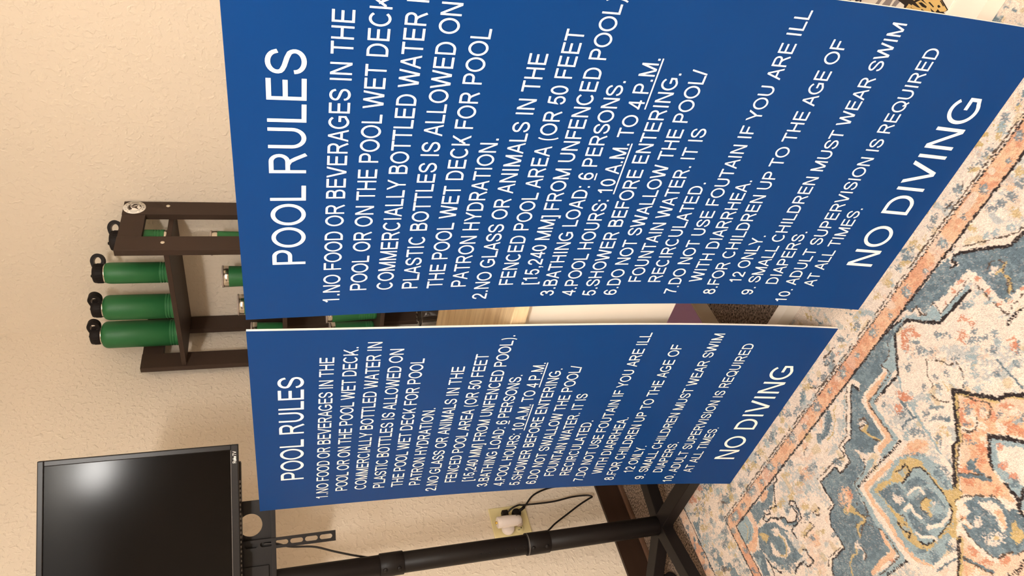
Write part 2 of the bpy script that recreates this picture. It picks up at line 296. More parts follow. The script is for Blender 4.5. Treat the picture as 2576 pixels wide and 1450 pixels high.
RUG=[('P','s',1,[1355,-1428,1329,-1425,1238,-1425,1200,-1427,1212,-1442,1210,-1450,1202,-1457,1198,-1454,1199,-1441,1186,-1439,1172,-1451,1147,-1477,1101,-1514,1069,-1513,1064,-1536,1060,-1548,1042,-1547,1015,-1549,1013,-1530,979,-1529,945,-1527,944,-1587,916,-1591,899,-1613,898,-1667,846,-1666,827,-1679,818,-1694,722,-1678,909,-1766,929,-1748,972,-1733,1012,-1735,1022,-1692,1023,-1645,1022,-1616,1027,-1586,1079,-1584,1093,-1571,1090,-1537,1114,-1564,1138,-1579,1146,-1568,1181,-1572,1182,-1552,1181,-1517,1185,-1496,1189,-1480,1204,-1473,1243,-1478,1278,-1478,1284,-1467,1306,-1468,1326,-1453,1366,-1437]),
('P','s',1,[1575,-1434,1525,-1430,1414,-1428,1425,-1444,1440,-1446,1441,-1467,1472,-1465,1477,-1481,1498,-1477,1518,-1478,1539,-1477,1565,-1480,1569,-1498,1569,-1524,1566,-1551,1571,-1568,1586,-1568,1614,-1573,1656,-1580,1718,-1524,1680,-1515,1651,-1514,1627,-1492,1593,-1460,1575,-1445]),
('L','w',13,[1200,-1455,1210,-1450,1201,-1433,1183,-1436,1096,-1510,1064,-1509,1058,-1532,1054,-1544,1022,-1542,1017,-1526,941,-1522,939,-1584,910,-1588,893,-1612,892,-1664,840,-1661,820,-1675,810,-1690],0),
('L','k',5,[1199,-1459,1198,-1454,1194,-1439,1173,-1451,1133,-1489,1101,-1514,1067,-1514,1062,-1535,1060,-1548,1015,-1549,1013,-1530,945,-1527,944,-1587,916,-1591,899,-1613,898,-1667,846,-1666,827,-1679,818,-1694],0),
('L','g',3,[1177,-1432,1094,-1504,1057,-1505,1056,-1531,1022,-1521,943,-1517],0),
('L','g',3,[937,-1583,918,-1582],0),
('L','g',3,[887,-1660,835,-1658,820,-1671],0),
('L','w',14,[1564,-1437,1576,-1440,1608,-1468,1639,-1494,1656,-1506,1681,-1511],0),
('L','w',10,[1574,-1442,1557,-1436,1551,-1450,1558,-1456],0),
('L','g',4,[1580,-1432,1600,-1450,1628,-1472,1657,-1496,1676,-1507,1686,-1509],0),
('L','k',8,[1567,-1441,1577,-1446,1593,-1460,1622,-1485,1649,-1512,1668,-1513,1680,-1515,1706,-1517],0),
('L','k',6,[1562,-1441,1554,-1444,1559,-1453,1554,-1455,1545,-1450],0),
('L','w',38,[1283,-1485,1206,-1483,1193,-1498,1185,-1579,1143,-1576],0),
('L','p',26,[1279,-1486,1210,-1486,1196,-1504,1187,-1578,1150,-1579],0),
('L','l',22,[1357,-1437,1304,-1489,1209,-1499,1203,-1512,1199,-1589,1146,-1591],0),
('P','l',1,[1326,-1436,1326,-1453,1307,-1465,1283,-1462,1292,-1488,1307,-1497,1357,-1451,1351,-1437]),
('L','g',3,[1332,-1440,1328,-1454,1312,-1465,1285,-1464,1293,-1491,1202,-1493,1196,-1504,1196,-1579,1195,-1589],0),
('L','k',8,[1361,-1442,1344,-1462,1321,-1486,1302,-1506,1280,-1504,1244,-1503],0),
('L','k',8,[1244,-1503,1211,-1503],5),
('L','k',8,[1205,-1598,1172,-1599,1149,-1597],5),
('L','l',24,[1112,-1582,1079,-1587,1032,-1591,1029,-1648,1024,-1676,1027,-1719,1029,-1759,986,-1760,948,-1757],0),
('L','w',26,[1167,-1613,1114,-1609,1045,-1604,1043,-1645,1043,-1680,1044,-1721,1042,-1760,1052,-1783],0),
('L','p',20,[1155,-1613,1129,-1613,1055,-1610,1048,-1644,1055,-1686,1050,-1721,1053,-1756,1061,-1780,1089,-1805],0),
('L','k',8,[1152,-1599,1123,-1595,1077,-1598,1039,-1598],5),
('L','k',8,[1034,-1769,998,-1766,968,-1765],5),
('L','g',4,[1097,-1568,1086,-1581,1068,-1587,1032,-1587,1024,-1637,1016,-1656,1010,-1653],0),
('L','g',4,[999,-1666,1011,-1679,1024,-1694,1028,-1729,1027,-1752,992,-1756,947,-1755],0),
('L','p',20,[1020,-1697,1016,-1717,1019,-1743,972,-1739,933,-1744],0),
('B','o',0.55,[1005,-1750,8,-4,-4,-3]),
('B','o',0.55,[997,-1596,10,-6,-11,-10]),
('L','w',34,[1469,-1479,1490,-1484,1528,-1484,1561,-1489,1563,-1508,1561,-1541,1561,-1571,1565,-1583,1606,-1581,1633,-1582],0),
('B','o',0.55,[1489,-1487,4,-4,-3,-3]),
('B','o',0.55,[1516,-1484,4,-4,-4,-3]),
('B','o',0.55,[1541,-1484,4,-5,-4,-3]),
('B','o',0.55,[1564,-1503,3,-4,-4,-3]),
('B','o',0.55,[1563,-1533,4,-4,-3,-3]),
('B','o',0.55,[1561,-1563,4,-3,-3,-2]),
('B','o',0.55,[1578,-1576,3,-3,-3,-2]),
('B','o',0.55,[1607,-1576,3,-4,-3,-3]),
('P','c',1,[1404,-1462,1451,-1504,1540,-1507,1547,-1509,1550,-1592,1589,-1596,1613,-1600,1551,-1655,1373,-1489]),
('P','l',1,[1405,-1435,1420,-1448,1432,-1463,1444,-1470,1467,-1469,1464,-1493,1454,-1502,1425,-1469,1404,-1446]),
('L','l',14,[1463,-1498,1500,-1498,1543,-1500],0),
('L','g',4,[1425,-1444,1439,-1444,1433,-1459,1441,-1470,1471,-1466,1465,-1492,1497,-1494,1554,-1492,1557,-1513,1554,-1545,1555,-1586,1583,-1583,1602,-1584],0),
('L','k',8,[1541,-1506,1504,-1505,1468,-1503,1450,-1503,1443,-1492,1432,-1482,1418,-1465,1403,-1447,1388,-1444,1363,-1443,1350,-1454],0),
('L','k',8,[1544,-1598,1554,-1596,1586,-1598],5),
('L','s',22,[1337,-1441,1357,-1437,1388,-1439],0),
('L','l',10,[1366,-1437,1401,-1439],0),
('L','k',4,[1321,-1427,1358,-1428,1393,-1435],0),
('B','w',0.55,[1595,-1517,7,-7,-6,-5]),
('L','y',10,[1596,-1524,1610,-1527,1620,-1525],0),
('L','y',12,[1605,-1530,1604,-1546,1599,-1557,1588,-1564],0),
('L','g',3,[1589,-1508,1605,-1502,1616,-1510,1620,-1525,1606,-1531,1603,-1549,1594,-1567],0),
('L','g',3,[1604,-1537,1597,-1551,1586,-1562],0),
('B','w',0.55,[1150,-1515,11,-8,-9,-7]),
('L','y',13,[1142,-1524,1158,-1525],0),
('L','y',12,[1146,-1527,1149,-1545,1163,-1565],0),
('L','g',3,[1147,-1502,1166,-1509,1164,-1523,1138,-1513,1139,-1524,1149,-1534,1151,-1555,1161,-1566],0),
('B','p',0.4,[986,-1590,20,-12,-15,-13]),
('B','w',0.55,[989,-1591,8,-5,-7,-6]),
('B','o',0.55,[1001,-1597,6,-4,-6,-4]),
('B','s',0.55,[981,-1591,3,-2,-7,-6]),
('B','y',0.4,[973,-1617,13,-8,-8,-7]),
('L','p',14,[997,-1584,993,-1606,972,-1615],0),
('L','y',14,[985,-1614,990,-1625,976,-1621,992,-1638,1003,-1653,995,-1658,974,-1654,962,-1661,961,-1672],0),
('L','g',3,[1005,-1618,996,-1629,995,-1636,1005,-1654,997,-1661,979,-1662,965,-1674],0),
('L','g',3,[974,-1648,964,-1654,957,-1666],0),
('L','y',8,[873,-1721,887,-1699,903,-1691,922,-1694,933,-1680],0),
('B','w',0.55,[939,-1685,8,-5,-6,-5]),
('L','w',8,[942,-1685,943,-1703,934,-1713],0),
('L','g',3,[947,-1690,945,-1710,933,-1715],0),
('B','s',0.3,[819,-1400,17,-11,-12,-10]),
('B','l',0.3,[820,-1401,10,-8,-7,-6]),
('B','w',0.3,[821,-1402,5,-3,-4,-3]),
('B','s',0.3,[761,-1406,11,-7,-7,-7]),
('B','l',0.3,[762,-1408,6,-4,-4,-4]),
('B','w',0.3,[763,-1409,3,-2,-2,-1]),
('B','s',0.3,[700,-1400,19,-12,-13,-11]),
('B','l',0.3,[701,-1402,11,-7,-8,-6]),
('B','w',0.3,[702,-1403,5,-3,-4,-3]),
('B','s',0.3,[637,-1407,12,-8,-8,-7]),
('B','l',0.3,[638,-1409,7,-4,-5,-4]),
('B','w',0.3,[639,-1410,3,-2,-2,-1]),
('B','s',0.3,[584,-1404,21,-12,-13,-11]),
('B','l',0.3,[585,-1406,13,-7,-8,-6]),
('B','w',0.3,[586,-1406,6,-4,-4,-3]),
('B','s',0.3,[1254,-1408,7,-6,-6,-5]),
('B','l',0.3,[1254,-1409,4,-4,-3,-3]),
('B','w',0.3,[1255,-1410,2,-2,-2,-1]),
('B','s',0.3,[1191,-1403,12,-10,-10,-9]),
('B','l',0.3,[1191,-1404,8,-7,-5,-6]),
('B','w',0.3,[1192,-1405,3,-3,-3,-2]),
('B','s',0.3,[1130,-1407,7,-6,-7,-5]),
('B','l',0.3,[1130,-1408,5,-4,-4,-3]),
('B','w',0.3,[1131,-1409,2,-2,-2,-1]),
('B','s',0.3,[1069,-1404,13,-10,-11,-10]),
('B','l',0.3,[1069,-1406,8,-6,-6,-5]),
('B','w',0.3,[1070,-1406,4,-3,-3,-3]),
('B','s',0.3,[1001,-1408,9,-6,-6,-6]),
('B','l',0.3,[1002,-1410,5,-4,-4,-3]),
('B','w',0.3,[1002,-1410,3,-2,-1,-2]),
('B','s',0.3,[944,-1400,15,-11,-11,-10]),
('B','l',0.3,[945,-1402,9,-7,-7,-5]),
('B','w',0.3,[945,-1402,5,-4,-3,-3]),
('B','s',0.3,[1568,-1408,7,-8,-8,-8]),
('B','l',0.3,[1568,-1409,4,-5,-5,-5]),
('B','w',0.3,[1568,-1410,2,-2,-2,-2]),
('B','s',0.3,[1505,-1414,4,-5,-5,-4]),
('B','l',0.3,[1505,-1415,3,-3,-3,-3]),
('B','w',0.3,[1505,-1415,2,-2,-1,-2]),
('B','s',0.3,[1444,-1409,8,-9,-9,-8]),
('B','l',0.3,[1444,-1410,5,-6,-5,-5]),
('B','w',0.3,[1444,-1411,3,-2,-2,-2]),
('B','s',0.3,[1381,-1411,5,-5,-6,-5]),
('B','l',0.3,[1381,-1412,3,-3,-3,-3]),
('B','w',0.3,[1381,-1412,2,-2,-1,-2]),
('B','s',0.3,[1323,-1402,10,-9,-10,-8]),
('B','l',0.3,[1323,-1403,6,-6,-6,-5]),
('B','w',0.3,[1323,-1404,3,-2,-2,-2]),
('B','s',0.3,[1797,-1400,5,-7,-7,-7]),
('B','l',0.3,[1797,-1401,3,-4,-4,-4]),
('B','w',0.3,[1797,-1401,2,-2,-2,-2]),
('B','s',0.3,[1756,-1414,3,-4,-5,-4]),
('B','l',0.3,[1756,-1415,1,-3,-3,-2]),
('B','w',0.3,[1756,-1415,1,-1,-1,-1]),
('B','s',0.3,[1693,-1407,6,-8,-8,-7]),
('B','l',0.3,[1693,-1408,4,-5,-4,-4]),
('B','w',0.3,[1693,-1409,2,-2,-2,-2]),
('B','s',0.3,[1632,-1410,4,-5,-5,-5]),
('B','l',0.3,[1632,-1412,2,-2,-3,-2]),
('B','w',0.3,[1632,-1412,1,-1,-1,-1]),
('B','s',0.55,[545,-1427,10,-3,1,-14]),
('B','s',0.55,[553,-1491,10,-2,2,-13]),
('B','s',0.55,[546,-1546,10,-2,2,-13]),
('P','l',1,[1148,-1618,1184,-1615,1233,-1647,1241,-1671,1243,-1698,1241,-1730,1217,-1721,1214,-1751,1181,-1783,1124,-1803,1090,-1807,1065,-1781,1056,-1753,1054,-1718,1061,-1684,1058,-1646,1061,-1620,1079,-1617,1122,-1625]),
('P','y',1,[1124,-1634,1149,-1629,1179,-1624,1201,-1634,1217,-1653,1214,-1670,1217,-1695,1217,-1721,1211,-1748,1201,-1761,1184,-1771,1158,-1776,1117,-1781,1095,-1778,1083,-1766,1070,-1746,1068,-1724,1076,-1693,1078,-1664,1071,-1626,1089,-1625]),
('P','l',1,[1144,-1657,1173,-1656,1191,-1653,1205,-1658,1211,-1674,1211,-1693,1212,-1720,1209,-1747,1202,-1758,1182,-1768,1133,-1774,1102,-1771,1094,-1763,1092,-1745,1096,-1718,1088,-1687,1079,-1657,1075,-1635,1097,-1638,1126,-1643]),
('L','k',3,[1144,-1657,1173,-1656,1191,-1653,1205,-1658,1211,-1674,1211,-1693,1212,-1720,1209,-1747,1202,-1758,1182,-1768,1133,-1774,1102,-1771,1094,-1756],0),
('P','s',1,[1077,-1636,1128,-1647,1136,-1667,1135,-1689,1123,-1695,1091,-1691,1085,-1674,1080,-1656]),
('B','w',0.4,[1111,-1673,4,-11,-13,-1]),
('P','s',1,[1148,-1662,1177,-1663,1191,-1678,1199,-1694,1182,-1689,1174,-1683,1145,-1678]),
('P','s',1,[1137,-1690,1159,-1694,1190,-1697,1197,-1715,1200,-1743,1194,-1746,1184,-1726,1175,-1710,1153,-1707,1146,-1718,1153,-1729,1164,-1739,1188,-1753,1163,-1756,1135,-1745,1130,-1719,1127,-1699]),
('P','s',1,[1107,-1704,1119,-1709,1122,-1731,1134,-1746,1128,-1754,1127,-1764,1103,-1748,1101,-1730]),
('L','w',10,[1141,-1681,1156,-1681,1174,-1686,1174,-1700],0),
('L','w',14,[1109,-1696,1127,-1699,1126,-1715,1132,-1728],0),
('P','y',1,[1153,-1707,1174,-1708,1181,-1717,1162,-1724,1155,-1743,1150,-1740,1153,-1727,1144,-1717]),
('L','g',3,[1174,-1708,1153,-1707,1146,-1718,1151,-1728],0),
('B','l',0.4,[1178,-1734,12,-6,-13,-11]),
('B','w',0.55,[1181,-1724,6,-4,-4,-3]),
('B','l',0.3,[1161,-1643,10,-6,-6,-5]),
('L','k',3,[1149,-1635,1164,-1637,1182,-1637,1179,-1653,1166,-1652],0),
('L','g',4,[1086,-1697,1098,-1700,1098,-1717,1090,-1718,1074,-1705],0),
('B','l',0.3,[1082,-1723,11,-6,-6,-5]),
('L','k',3,[1075,-1707,1075,-1721,1087,-1736,1074,-1740],0),
('L','w',14,[1131,-1748,1160,-1760,1188,-1760,1200,-1752],0),
('L','w',10,[1100,-1743,1106,-1756,1128,-1766,1133,-1774],0),
('B','l',0.75,[1239,-1678,14,-9,-6,-5]),
('B','s',0.75,[1237,-1694,12,-8,-8,-7]),
('B','s',0.75,[1236,-1716,11,-7,-6,-5]),
('B','s',0.75,[1260,-1695,6,-4,-10,-8]),
('B','l',0.75,[1142,-1787,16,-9,-9,-8]),
('B','s',0.75,[1149,-1799,10,-6,-8,-8]),
('B','s',0.75,[1103,-1797,11,-6,-10,-10]),
('B','s',0.75,[1078,-1770,14,-8,-5,-5]),
('B','s',0.75,[1282,-1649,6,-5,-10,-10]),
('B','s',0.75,[1249,-1607,21,-16,-6,-6]),
('B','l',0.75,[1227,-1598,7,-4,-11,-10]),
('B','s',0.75,[1251,-1566,8,-6,-5,-5]),
('B','l',0.75,[1282,-1565,9,-8,-8,-7]),
('B','s',0.75,[1275,-1556,5,-4,-8,-6]),
('B','s',0.75,[1227,-1524,4,-3,-8,-7]),
('B','s',0.75,[1312,-1625,26,-20,-5,-5]),
('B','s',0.75,[1297,-1598,9,-7,-7,-6]),
('B','s',0.75,[1320,-1602,17,-13,-3,-2]),
('B','s',0.75,[1325,-1635,8,-6,-4,-3]),
('B','s',0.75,[1332,-1514,6,-5,-8,-6]),
('B','s',0.75,[1376,-1503,11,-10,-7,-7]),
('B','s',0.75,[1383,-1487,8,-8,-5,-4]),
('B','s',0.75,[1397,-1529,8,-7,-7,-6]),
('B','s',0.75,[1427,-1568,7,-7,-5,-4]),
('B','s',0.75,[1473,-1570,9,-8,-6,-5]),
('B','s',0.75,[1493,-1608,6,-6,-7,-6]),
('B','l',0.75,[1508,-1607,5,-5,-7,-6]),
('B','l',0.75,[1454,-1593,14,-13,-4,-3]),
('B','l',0.75,[1436,-1617,6,-5,-5,-5]),
('B','s',0.75,[1466,-1642,7,-6,-5,-4]),
('B','l',0.75,[1416,-1635,7,-6,-6,-4]),
('B','s',0.75,[1402,-1617,6,-5,-7,-6]),
('B','s',0.75,[1526,-1637,4,-4,-10,-10]),
('B','s',0.75,[1505,-1652,6,-6,-5,-5]),
('B','s',0.75,[1330,-1563,6,-5,-9,-9]),
('B','l',0.75,[1322,-1581,8,-7,-7,-5]),
('B','l',0.75,[1444,-1602,3,-3,-9,-8]),
('L','l',10,[1301,-1509,1281,-1540,1280,-1572,1275,-1597,1271,-1633,1263,-1675],0),
('L','s',10,[1231,-1584,1252,-1581,1274,-1588],0),
('L','s',7,[1483,-1625,1482,-1647,1483,-1679,1483,-1690],0),
('L','s',9,[1269,-1543,1268,-1567,1269,-1584],0),
('L','w',16,[1284,-1616,1309,-1628,1326,-1648],0),
('L','w',20,[1263,-1675,1260,-1706],0),
('L','w',18,[1090,-1809,1129,-1810,1152,-1813],0),
('L','s',7,[1085,-1816,1122,-1817,1144,-1820],0),
('P','p',1,[1173,-1613,1195,-1615,1225,-1610,1247,-1622,1256,-1638,1249,-1647,1233,-1649]),
('B','s',0.5,[1215,-1637,29,-19,-3,-2]),
('L','g',4,[1376,-1531,1386,-1537,1401,-1556,1404,-1570,1421,-1576,1419,-1590,1412,-1604,1397,-1615],0),
('L','g',3,[1376,-1531,1356,-1550,1351,-1572,1334,-1572,1334,-1585,1337,-1599,1354,-1616],0),
('B','o',0.9,[1278,-1537,9,-7,-8,-7]),
('B','o',0.9,[1285,-1547,8,-7,-8,-7]),
('B','o',0.9,[1253,-1549,8,-7,-8,-6]),
('B','o',0.9,[1359,-1479,8,-7,-7,-6]),
('B','o',0.9,[1368,-1469,8,-7,-8,-6]),
('B','o',0.9,[1464,-1555,7,-7,-7,-6]),
('B','o',0.9,[1523,-1633,6,-5,-6,-5]),
('B','o',0.9,[1528,-1622,6,-6,-6,-6]),
('B','y',0.8,[1270,-1650,4,-3,-6,-6]),
('B','y',0.8,[1306,-1640,4,-3,-6,-5]),
('B','y',0.8,[1305,-1653,4,-2,-6,-5]),
('B','s',0.6,[1368,-1564,4,-1,-1,-9]),
('B','s',0.6,[1358,-1582,4,-1,-1,-9]),
('B','s',0.6,[1391,-1574,5,-1,-1,-9]),
('L','y',6,[1371,-1581,1370,-1602],0),
('P','p',1,[1375,-1614,1400,-1640,1428,-1676,1450,-1681,1472,-1699,1509,-1759,1311,-1936,1118,-1841,1174,-1805,1313,-1682,1316,-1675]),
('B','o',0.7,[1358,-1647,5,-4,-14,-12]),
('B','o',0.7,[1348,-1662,11,-8,-7,-6]),
('B','o',0.7,[1387,-1664,8,-6,-7,-7]),
('B','o',0.7,[1393,-1646,19,-15,-3,-3]),
('B','o',0.7,[1406,-1685,7,-4,-9,-8]),
('B','o',0.7,[1435,-1689,14,-11,-5,-5]),
('B','o',0.7,[1414,-1717,17,-12,-8,-8]),
('B','o',0.7,[1338,-1682,7,-5,-6,-5]),
('B','o',0.7,[1421,-1734,9,-7,-6,-6]),
('B','o',0.7,[1341,-1711,10,-8,-9,-8]),
('B','o',0.7,[1323,-1727,8,-6,-7,-6]),
('B','o',0.7,[1291,-1723,17,-11,-5,-5]),
('B','o',0.7,[1275,-1737,9,-6,-4,-4]),
('B','o',0.7,[1310,-1780,8,-5,-4,-4]),
('B','o',0.7,[1186,-1827,15,-8,-7,-6]),
('B','o',0.7,[1194,-1852,18,-9,-5,-4]),
('B','o',0.7,[1232,-1869,12,-5,-6,-5]),
('B','w',0.7,[1372,-1658,9,-7,-10,-9]),
('B','w',0.7,[1395,-1674,8,-6,-6,-6]),
('B','w',0.7,[1443,-1707,10,-8,-7,-6]),
('B','w',0.7,[1371,-1685,15,-11,-7,-6]),
('B','w',0.7,[1400,-1710,7,-6,-10,-9]),
('B','w',0.7,[1359,-1706,7,-6,-7,-6]),
('B','w',0.7,[1163,-1858,9,-5,-7,-6]),
('B','s',0.7,[1376,-1646,8,-6,-9,-8]),
('B','s',0.7,[1400,-1665,5,-4,-4,-4]),
('B','s',0.7,[1417,-1693,7,-5,-5,-5]),
('B','l',0.7,[1433,-1722,6,-5,-5,-4]),
('B','s',0.7,[1349,-1666,8,-6,-4,-3]),
('B','s',0.7,[1336,-1695,10,-8,-4,-3]),
('B','s',0.7,[1446,-1720,4,-4,-7,-6]),
('L','w',16,[1338,-1664,1346,-1679,1367,-1678,1371,-1666],0),
('L','g',4,[1340,-1654,1338,-1669,1348,-1682,1365,-1680,1376,-1668],0),
('L','g',5,[1380,-1618,1388,-1629,1399,-1649,1416,-1668,1406,-1679,1386,-1682],0),
('L','y',9,[1376,-1613,1401,-1639,1426,-1673,1448,-1679,1470,-1701],0),
('L','y',14,[1375,-1616,1323,-1671,1316,-1677,1301,-1679,1287,-1694,1265,-1713,1246,-1733],0),
('L','k',10,[1375,-1607,1389,-1619,1400,-1636,1418,-1653,1434,-1674,1451,-1677,1474,-1697],0),
('L','k',9,[1377,-1606,1365,-1618,1339,-1646,1315,-1673,1298,-1676,1284,-1690,1270,-1702,1253,-1719,1242,-1729],0),
('L','g',4,[1378,-1618,1343,-1649,1329,-1672,1320,-1682,1306,-1683,1283,-1700,1260,-1724,1248,-1725,1247,-1747,1226,-1748,1219,-1754],0),
('P','y',1,[1215,-1720,1243,-1731,1249,-1747,1226,-1748,1185,-1786,1172,-1800,1166,-1785,1166,-1775,1185,-1772,1207,-1756]),
('P','w',1,[1249,-1747,1265,-1760,1306,-1787,1323,-1817,1318,-1830,1301,-1818,1295,-1803,1300,-1787,1267,-1766,1235,-1757,1229,-1760,1237,-1772,1234,-1778,1216,-1777,1213,-1766,1222,-1749]),
('P','s',1,[1233,-1757,1268,-1765,1297,-1782,1300,-1793,1302,-1813,1318,-1823,1318,-1836,1340,-1858,1309,-1885,1276,-1873,1261,-1874,1241,-1861,1221,-1858,1207,-1840,1200,-1804,1201,-1788,1204,-1783,1211,-1790,1209,-1796,1219,-1800,1216,-1778,1235,-1779,1236,-1768]),
('P','w',1,[1260,-1772,1283,-1783,1294,-1796,1291,-1807,1287,-1821,1273,-1835,1265,-1830,1272,-1809,1265,-1789]),
('P','p',1,[1277,-1799,1276,-1814,1271,-1834,1290,-1813,1290,-1804]),
('P','y',1,[1291,-1828,1300,-1832,1296,-1842,1299,-1853,1293,-1858,1273,-1860,1271,-1846,1284,-1841]),
('B','w',0.3,[1236,-1796,10,-6,-8,-7]),
('B','w',0.55,[1240,-1832,18,-10,-11,-10]),
('B','y',0.55,[1245,-1834,8,-4,-4,-3]),
('B','s',0.55,[1265,-1808,1,-10,-5,0]),
('L','g',5,[1224,-1747,1243,-1748,1269,-1764,1283,-1771,1300,-1783,1302,-1813],0),
('L','g',4,[1197,-1776,1216,-1777,1219,-1793],0),
('L','w',12,[1195,-1784,1203,-1779,1216,-1785,1216,-1795],0),
('L','g',4,[1201,-1788,1201,-1816,1208,-1839,1219,-1859,1230,-1861,1250,-1863,1262,-1873,1275,-1874],0),
('L','w',16,[1195,-1791,1197,-1815,1204,-1843,1216,-1862],0),
('L','k',10,[1183,-1799,1169,-1802,1149,-1824,1124,-1844],0),
('L','y',10,[1185,-1802,1160,-1822,1129,-1846],0),
('L','s',16,[1267,-1718,1296,-1741,1314,-1759],0),
('L','g',4,[1269,-1714,1293,-1733,1319,-1756],0),
('L','s',14,[1160,-1828,1175,-1847,1195,-1871],0),
('L','g',4,[1160,-1826,1173,-1849,1190,-1872],0),
('P','s',1,[1294,-1714,1314,-1716,1329,-1720,1306,-1723,1312,-1744,1314,-1756,1301,-1737,1290,-1720]),
('P','w',1,[1371,-1699,1420,-1745,1459,-1787,1359,-1876,1317,-1837,1320,-1826,1329,-1785,1329,-1753,1336,-1734]),
('P','l',1,[1370,-1707,1413,-1752,1449,-1796,1369,-1867,1324,-1826,1334,-1788,1335,-1754,1346,-1732]),
('P','w',1,[1371,-1726,1399,-1750,1427,-1780,1376,-1826,1355,-1793,1350,-1766,1357,-1740]),
('B','o',0.55,[1374,-1731,5,-4,-6,-6]),
('B','o',0.55,[1356,-1755,8,-5,-6,-6]),
('B','o',0.55,[1355,-1779,7,-4,-6,-6]),
('B','s',0.55,[1347,-1788,9,-6,-6,-6]),
('L','k',9,[1370,-1704,1388,-1721,1402,-1736,1414,-1751,1433,-1775],0),
('L','k',9,[1372,-1705,1344,-1731,1342,-1733,1333,-1749],0),
('L','k',8,[1332,-1779,1333,-1810,1322,-1822,1320,-1834],0),
('L','k',7,[1356,-1802,1340,-1812,1325,-1818],0),
('L','k',8,[1264,-1884,1245,-1893,1220,-1889],5),
('P','p',1,[655,-1425,657,-1456,652,-1478,636,-1492,615,-1505,587,-1516,570,-1502,569,-1485,604,-1487,628,-1474,630,-1451,628,-1429]),
('P','l',1,[571,-1430,603,-1427,631,-1431,637,-1454,628,-1474,604,-1487,566,-1482,562,-1457]),
('L','y',6,[612,-1438,610,-1459,586,-1475],0),
('L','s',6,[620,-1460,606,-1476,569,-1480],0),
('L','w',6,[633,-1435,638,-1458,626,-1478],0),
('P','s',1,[656,-1429,711,-1432,714,-1451,701,-1467,672,-1470,653,-1468,657,-1451]),
('P','s',1,[770,-1429,798,-1431,780,-1451,753,-1465,716,-1467,705,-1450,718,-1439,746,-1441]),
('P','p',1,[733,-1426,765,-1434,746,-1446,718,-1444,720,-1433]),
('P','s',1,[652,-1478,692,-1488,725,-1503,738,-1529,741,-1550,745,-1586,756,-1615,707,-1607,657,-1586,633,-1556,627,-1539,615,-1514,636,-1492]),
('P','c',1,[694,-1508,727,-1518,721,-1535,729,-1553,728,-1581,701,-1589,675,-1575,655,-1554,666,-1532,694,-1529]),
('P','s',1,[694,-1529,718,-1538,722,-1563,717,-1579,688,-1576,674,-1550,674,-1530]),
('P','y',1,[644,-1490,666,-1502,678,-1518,657,-1523,645,-1511]),
('L','y',8,[714,-1533,724,-1553,719,-1570,698,-1583,679,-1571],0),
('B','s',0.55,[699,-1516,8,-4,-4,-4]),
('P','s',1,[575,-1512,620,-1524,621,-1541,611,-1558,602,-1587,576,-1575,578,-1542]),
('B','l',0.55,[590,-1541,10,-5,-9,-7]),
('B','s',0.8,[688,-1608,26,-13,-10,-8]),
('B','s',0.7,[667,-1594,36,-17,-5,-4]),
('B','s',0.55,[661,-1575,35,-18,-7,-5]),
('P','s',1,[747,-1504,764,-1514,774,-1533,797,-1542,815,-1552,780,-1548,754,-1531]),
('L','s',9,[819,-1514,826,-1532,811,-1545],0),
('L','w',7,[709,-1491,736,-1509,749,-1539,764,-1550],0),
('L','s',8,[735,-1527,753,-1544],0),
('L','k',6,[834,-1425,817,-1428,815,-1439,798,-1435,780,-1455,765,-1470,764,-1479,747,-1475,729,-1469,726,-1480,704,-1469,689,-1473,697,-1486,722,-1488,739,-1503,765,-1513,772,-1532,796,-1542,816,-1535,815,-1512,808,-1502,818,-1498,830,-1509,829,-1533,823,-1550,780,-1549,766,-1552,768,-1563,769,-1574],0),
('L','k',6,[770,-1603,781,-1608,776,-1620,783,-1638,765,-1641,749,-1637,752,-1630],0),
('L','k',6,[751,-1623,714,-1621,696,-1627],0),
('L','k',6,[621,-1547,625,-1572,619,-1594],0),
('L','k',5,[626,-1571,649,-1602],0),
('B','y',0.4,[831,-1577,17,1,4,-7]),
('B','y',0.4,[803,-1578,10,-6,-8,-7]),
('L','g',3,[815,-1557,843,-1573,846,-1585,823,-1583,797,-1584],0),
('B','y',0.4,[884,-1566,13,-2,2,-8]),
('L','g',3,[873,-1562,895,-1564,893,-1576,873,-1573,870,-1560],0),
('B','p',0.7,[824,-1605,15,-8,-12,-10]),
('B','s',0.4,[820,-1599,8,-1,0,-10]),
('B','o',0.55,[817,-1618,6,-3,-3,-2]),
('B','p',0.9,[909,-1486,20,-13,-13,-12]),
('B','s',0.5,[897,-1485,9,-6,-7,-7]),
('B','o',0.55,[919,-1474,10,-6,-3,-2]),
('B','p',0.55,[825,-1618,10,-5,-6,-5]),
('B','y',0.8,[851,-1447,12,-8,-9,-8]),
('B','y',0.8,[874,-1486,12,-8,-8,-7]),
('B','y',0.8,[785,-1484,12,-8,-9,-7]),
('B','y',0.8,[830,-1493,12,-8,-8,-7]),
('B','y',0.8,[858,-1538,12,-7,-8,-7]),
('B','y',0.8,[747,-1483,14,-8,-8,-7]),
('B','y',0.8,[863,-1610,11,-6,-8,-6]),
('B','s',0.85,[886,-1437,8,-6,-8,-6]),
('B','s',0.85,[956,-1489,8,-6,-7,-6]),
('B','s',0.85,[939,-1490,8,-5,-6,-6]),
('B','s',0.85,[848,-1421,9,-6,-8,-7]),
('B','s',0.85,[845,-1557,9,-5,-7,-6]),
('B','s',0.85,[794,-1508,9,-6,-7,-7]),
('B','s',0.85,[891,-1633,8,-5,-7,-6]),
('B','s',0.85,[853,-1557,9,-5,-7,-6]),
('B','s',0.85,[1026,-1525,8,-5,-6,-6]),
('B','s',0.85,[1037,-1533,7,-5,-7,-5]),
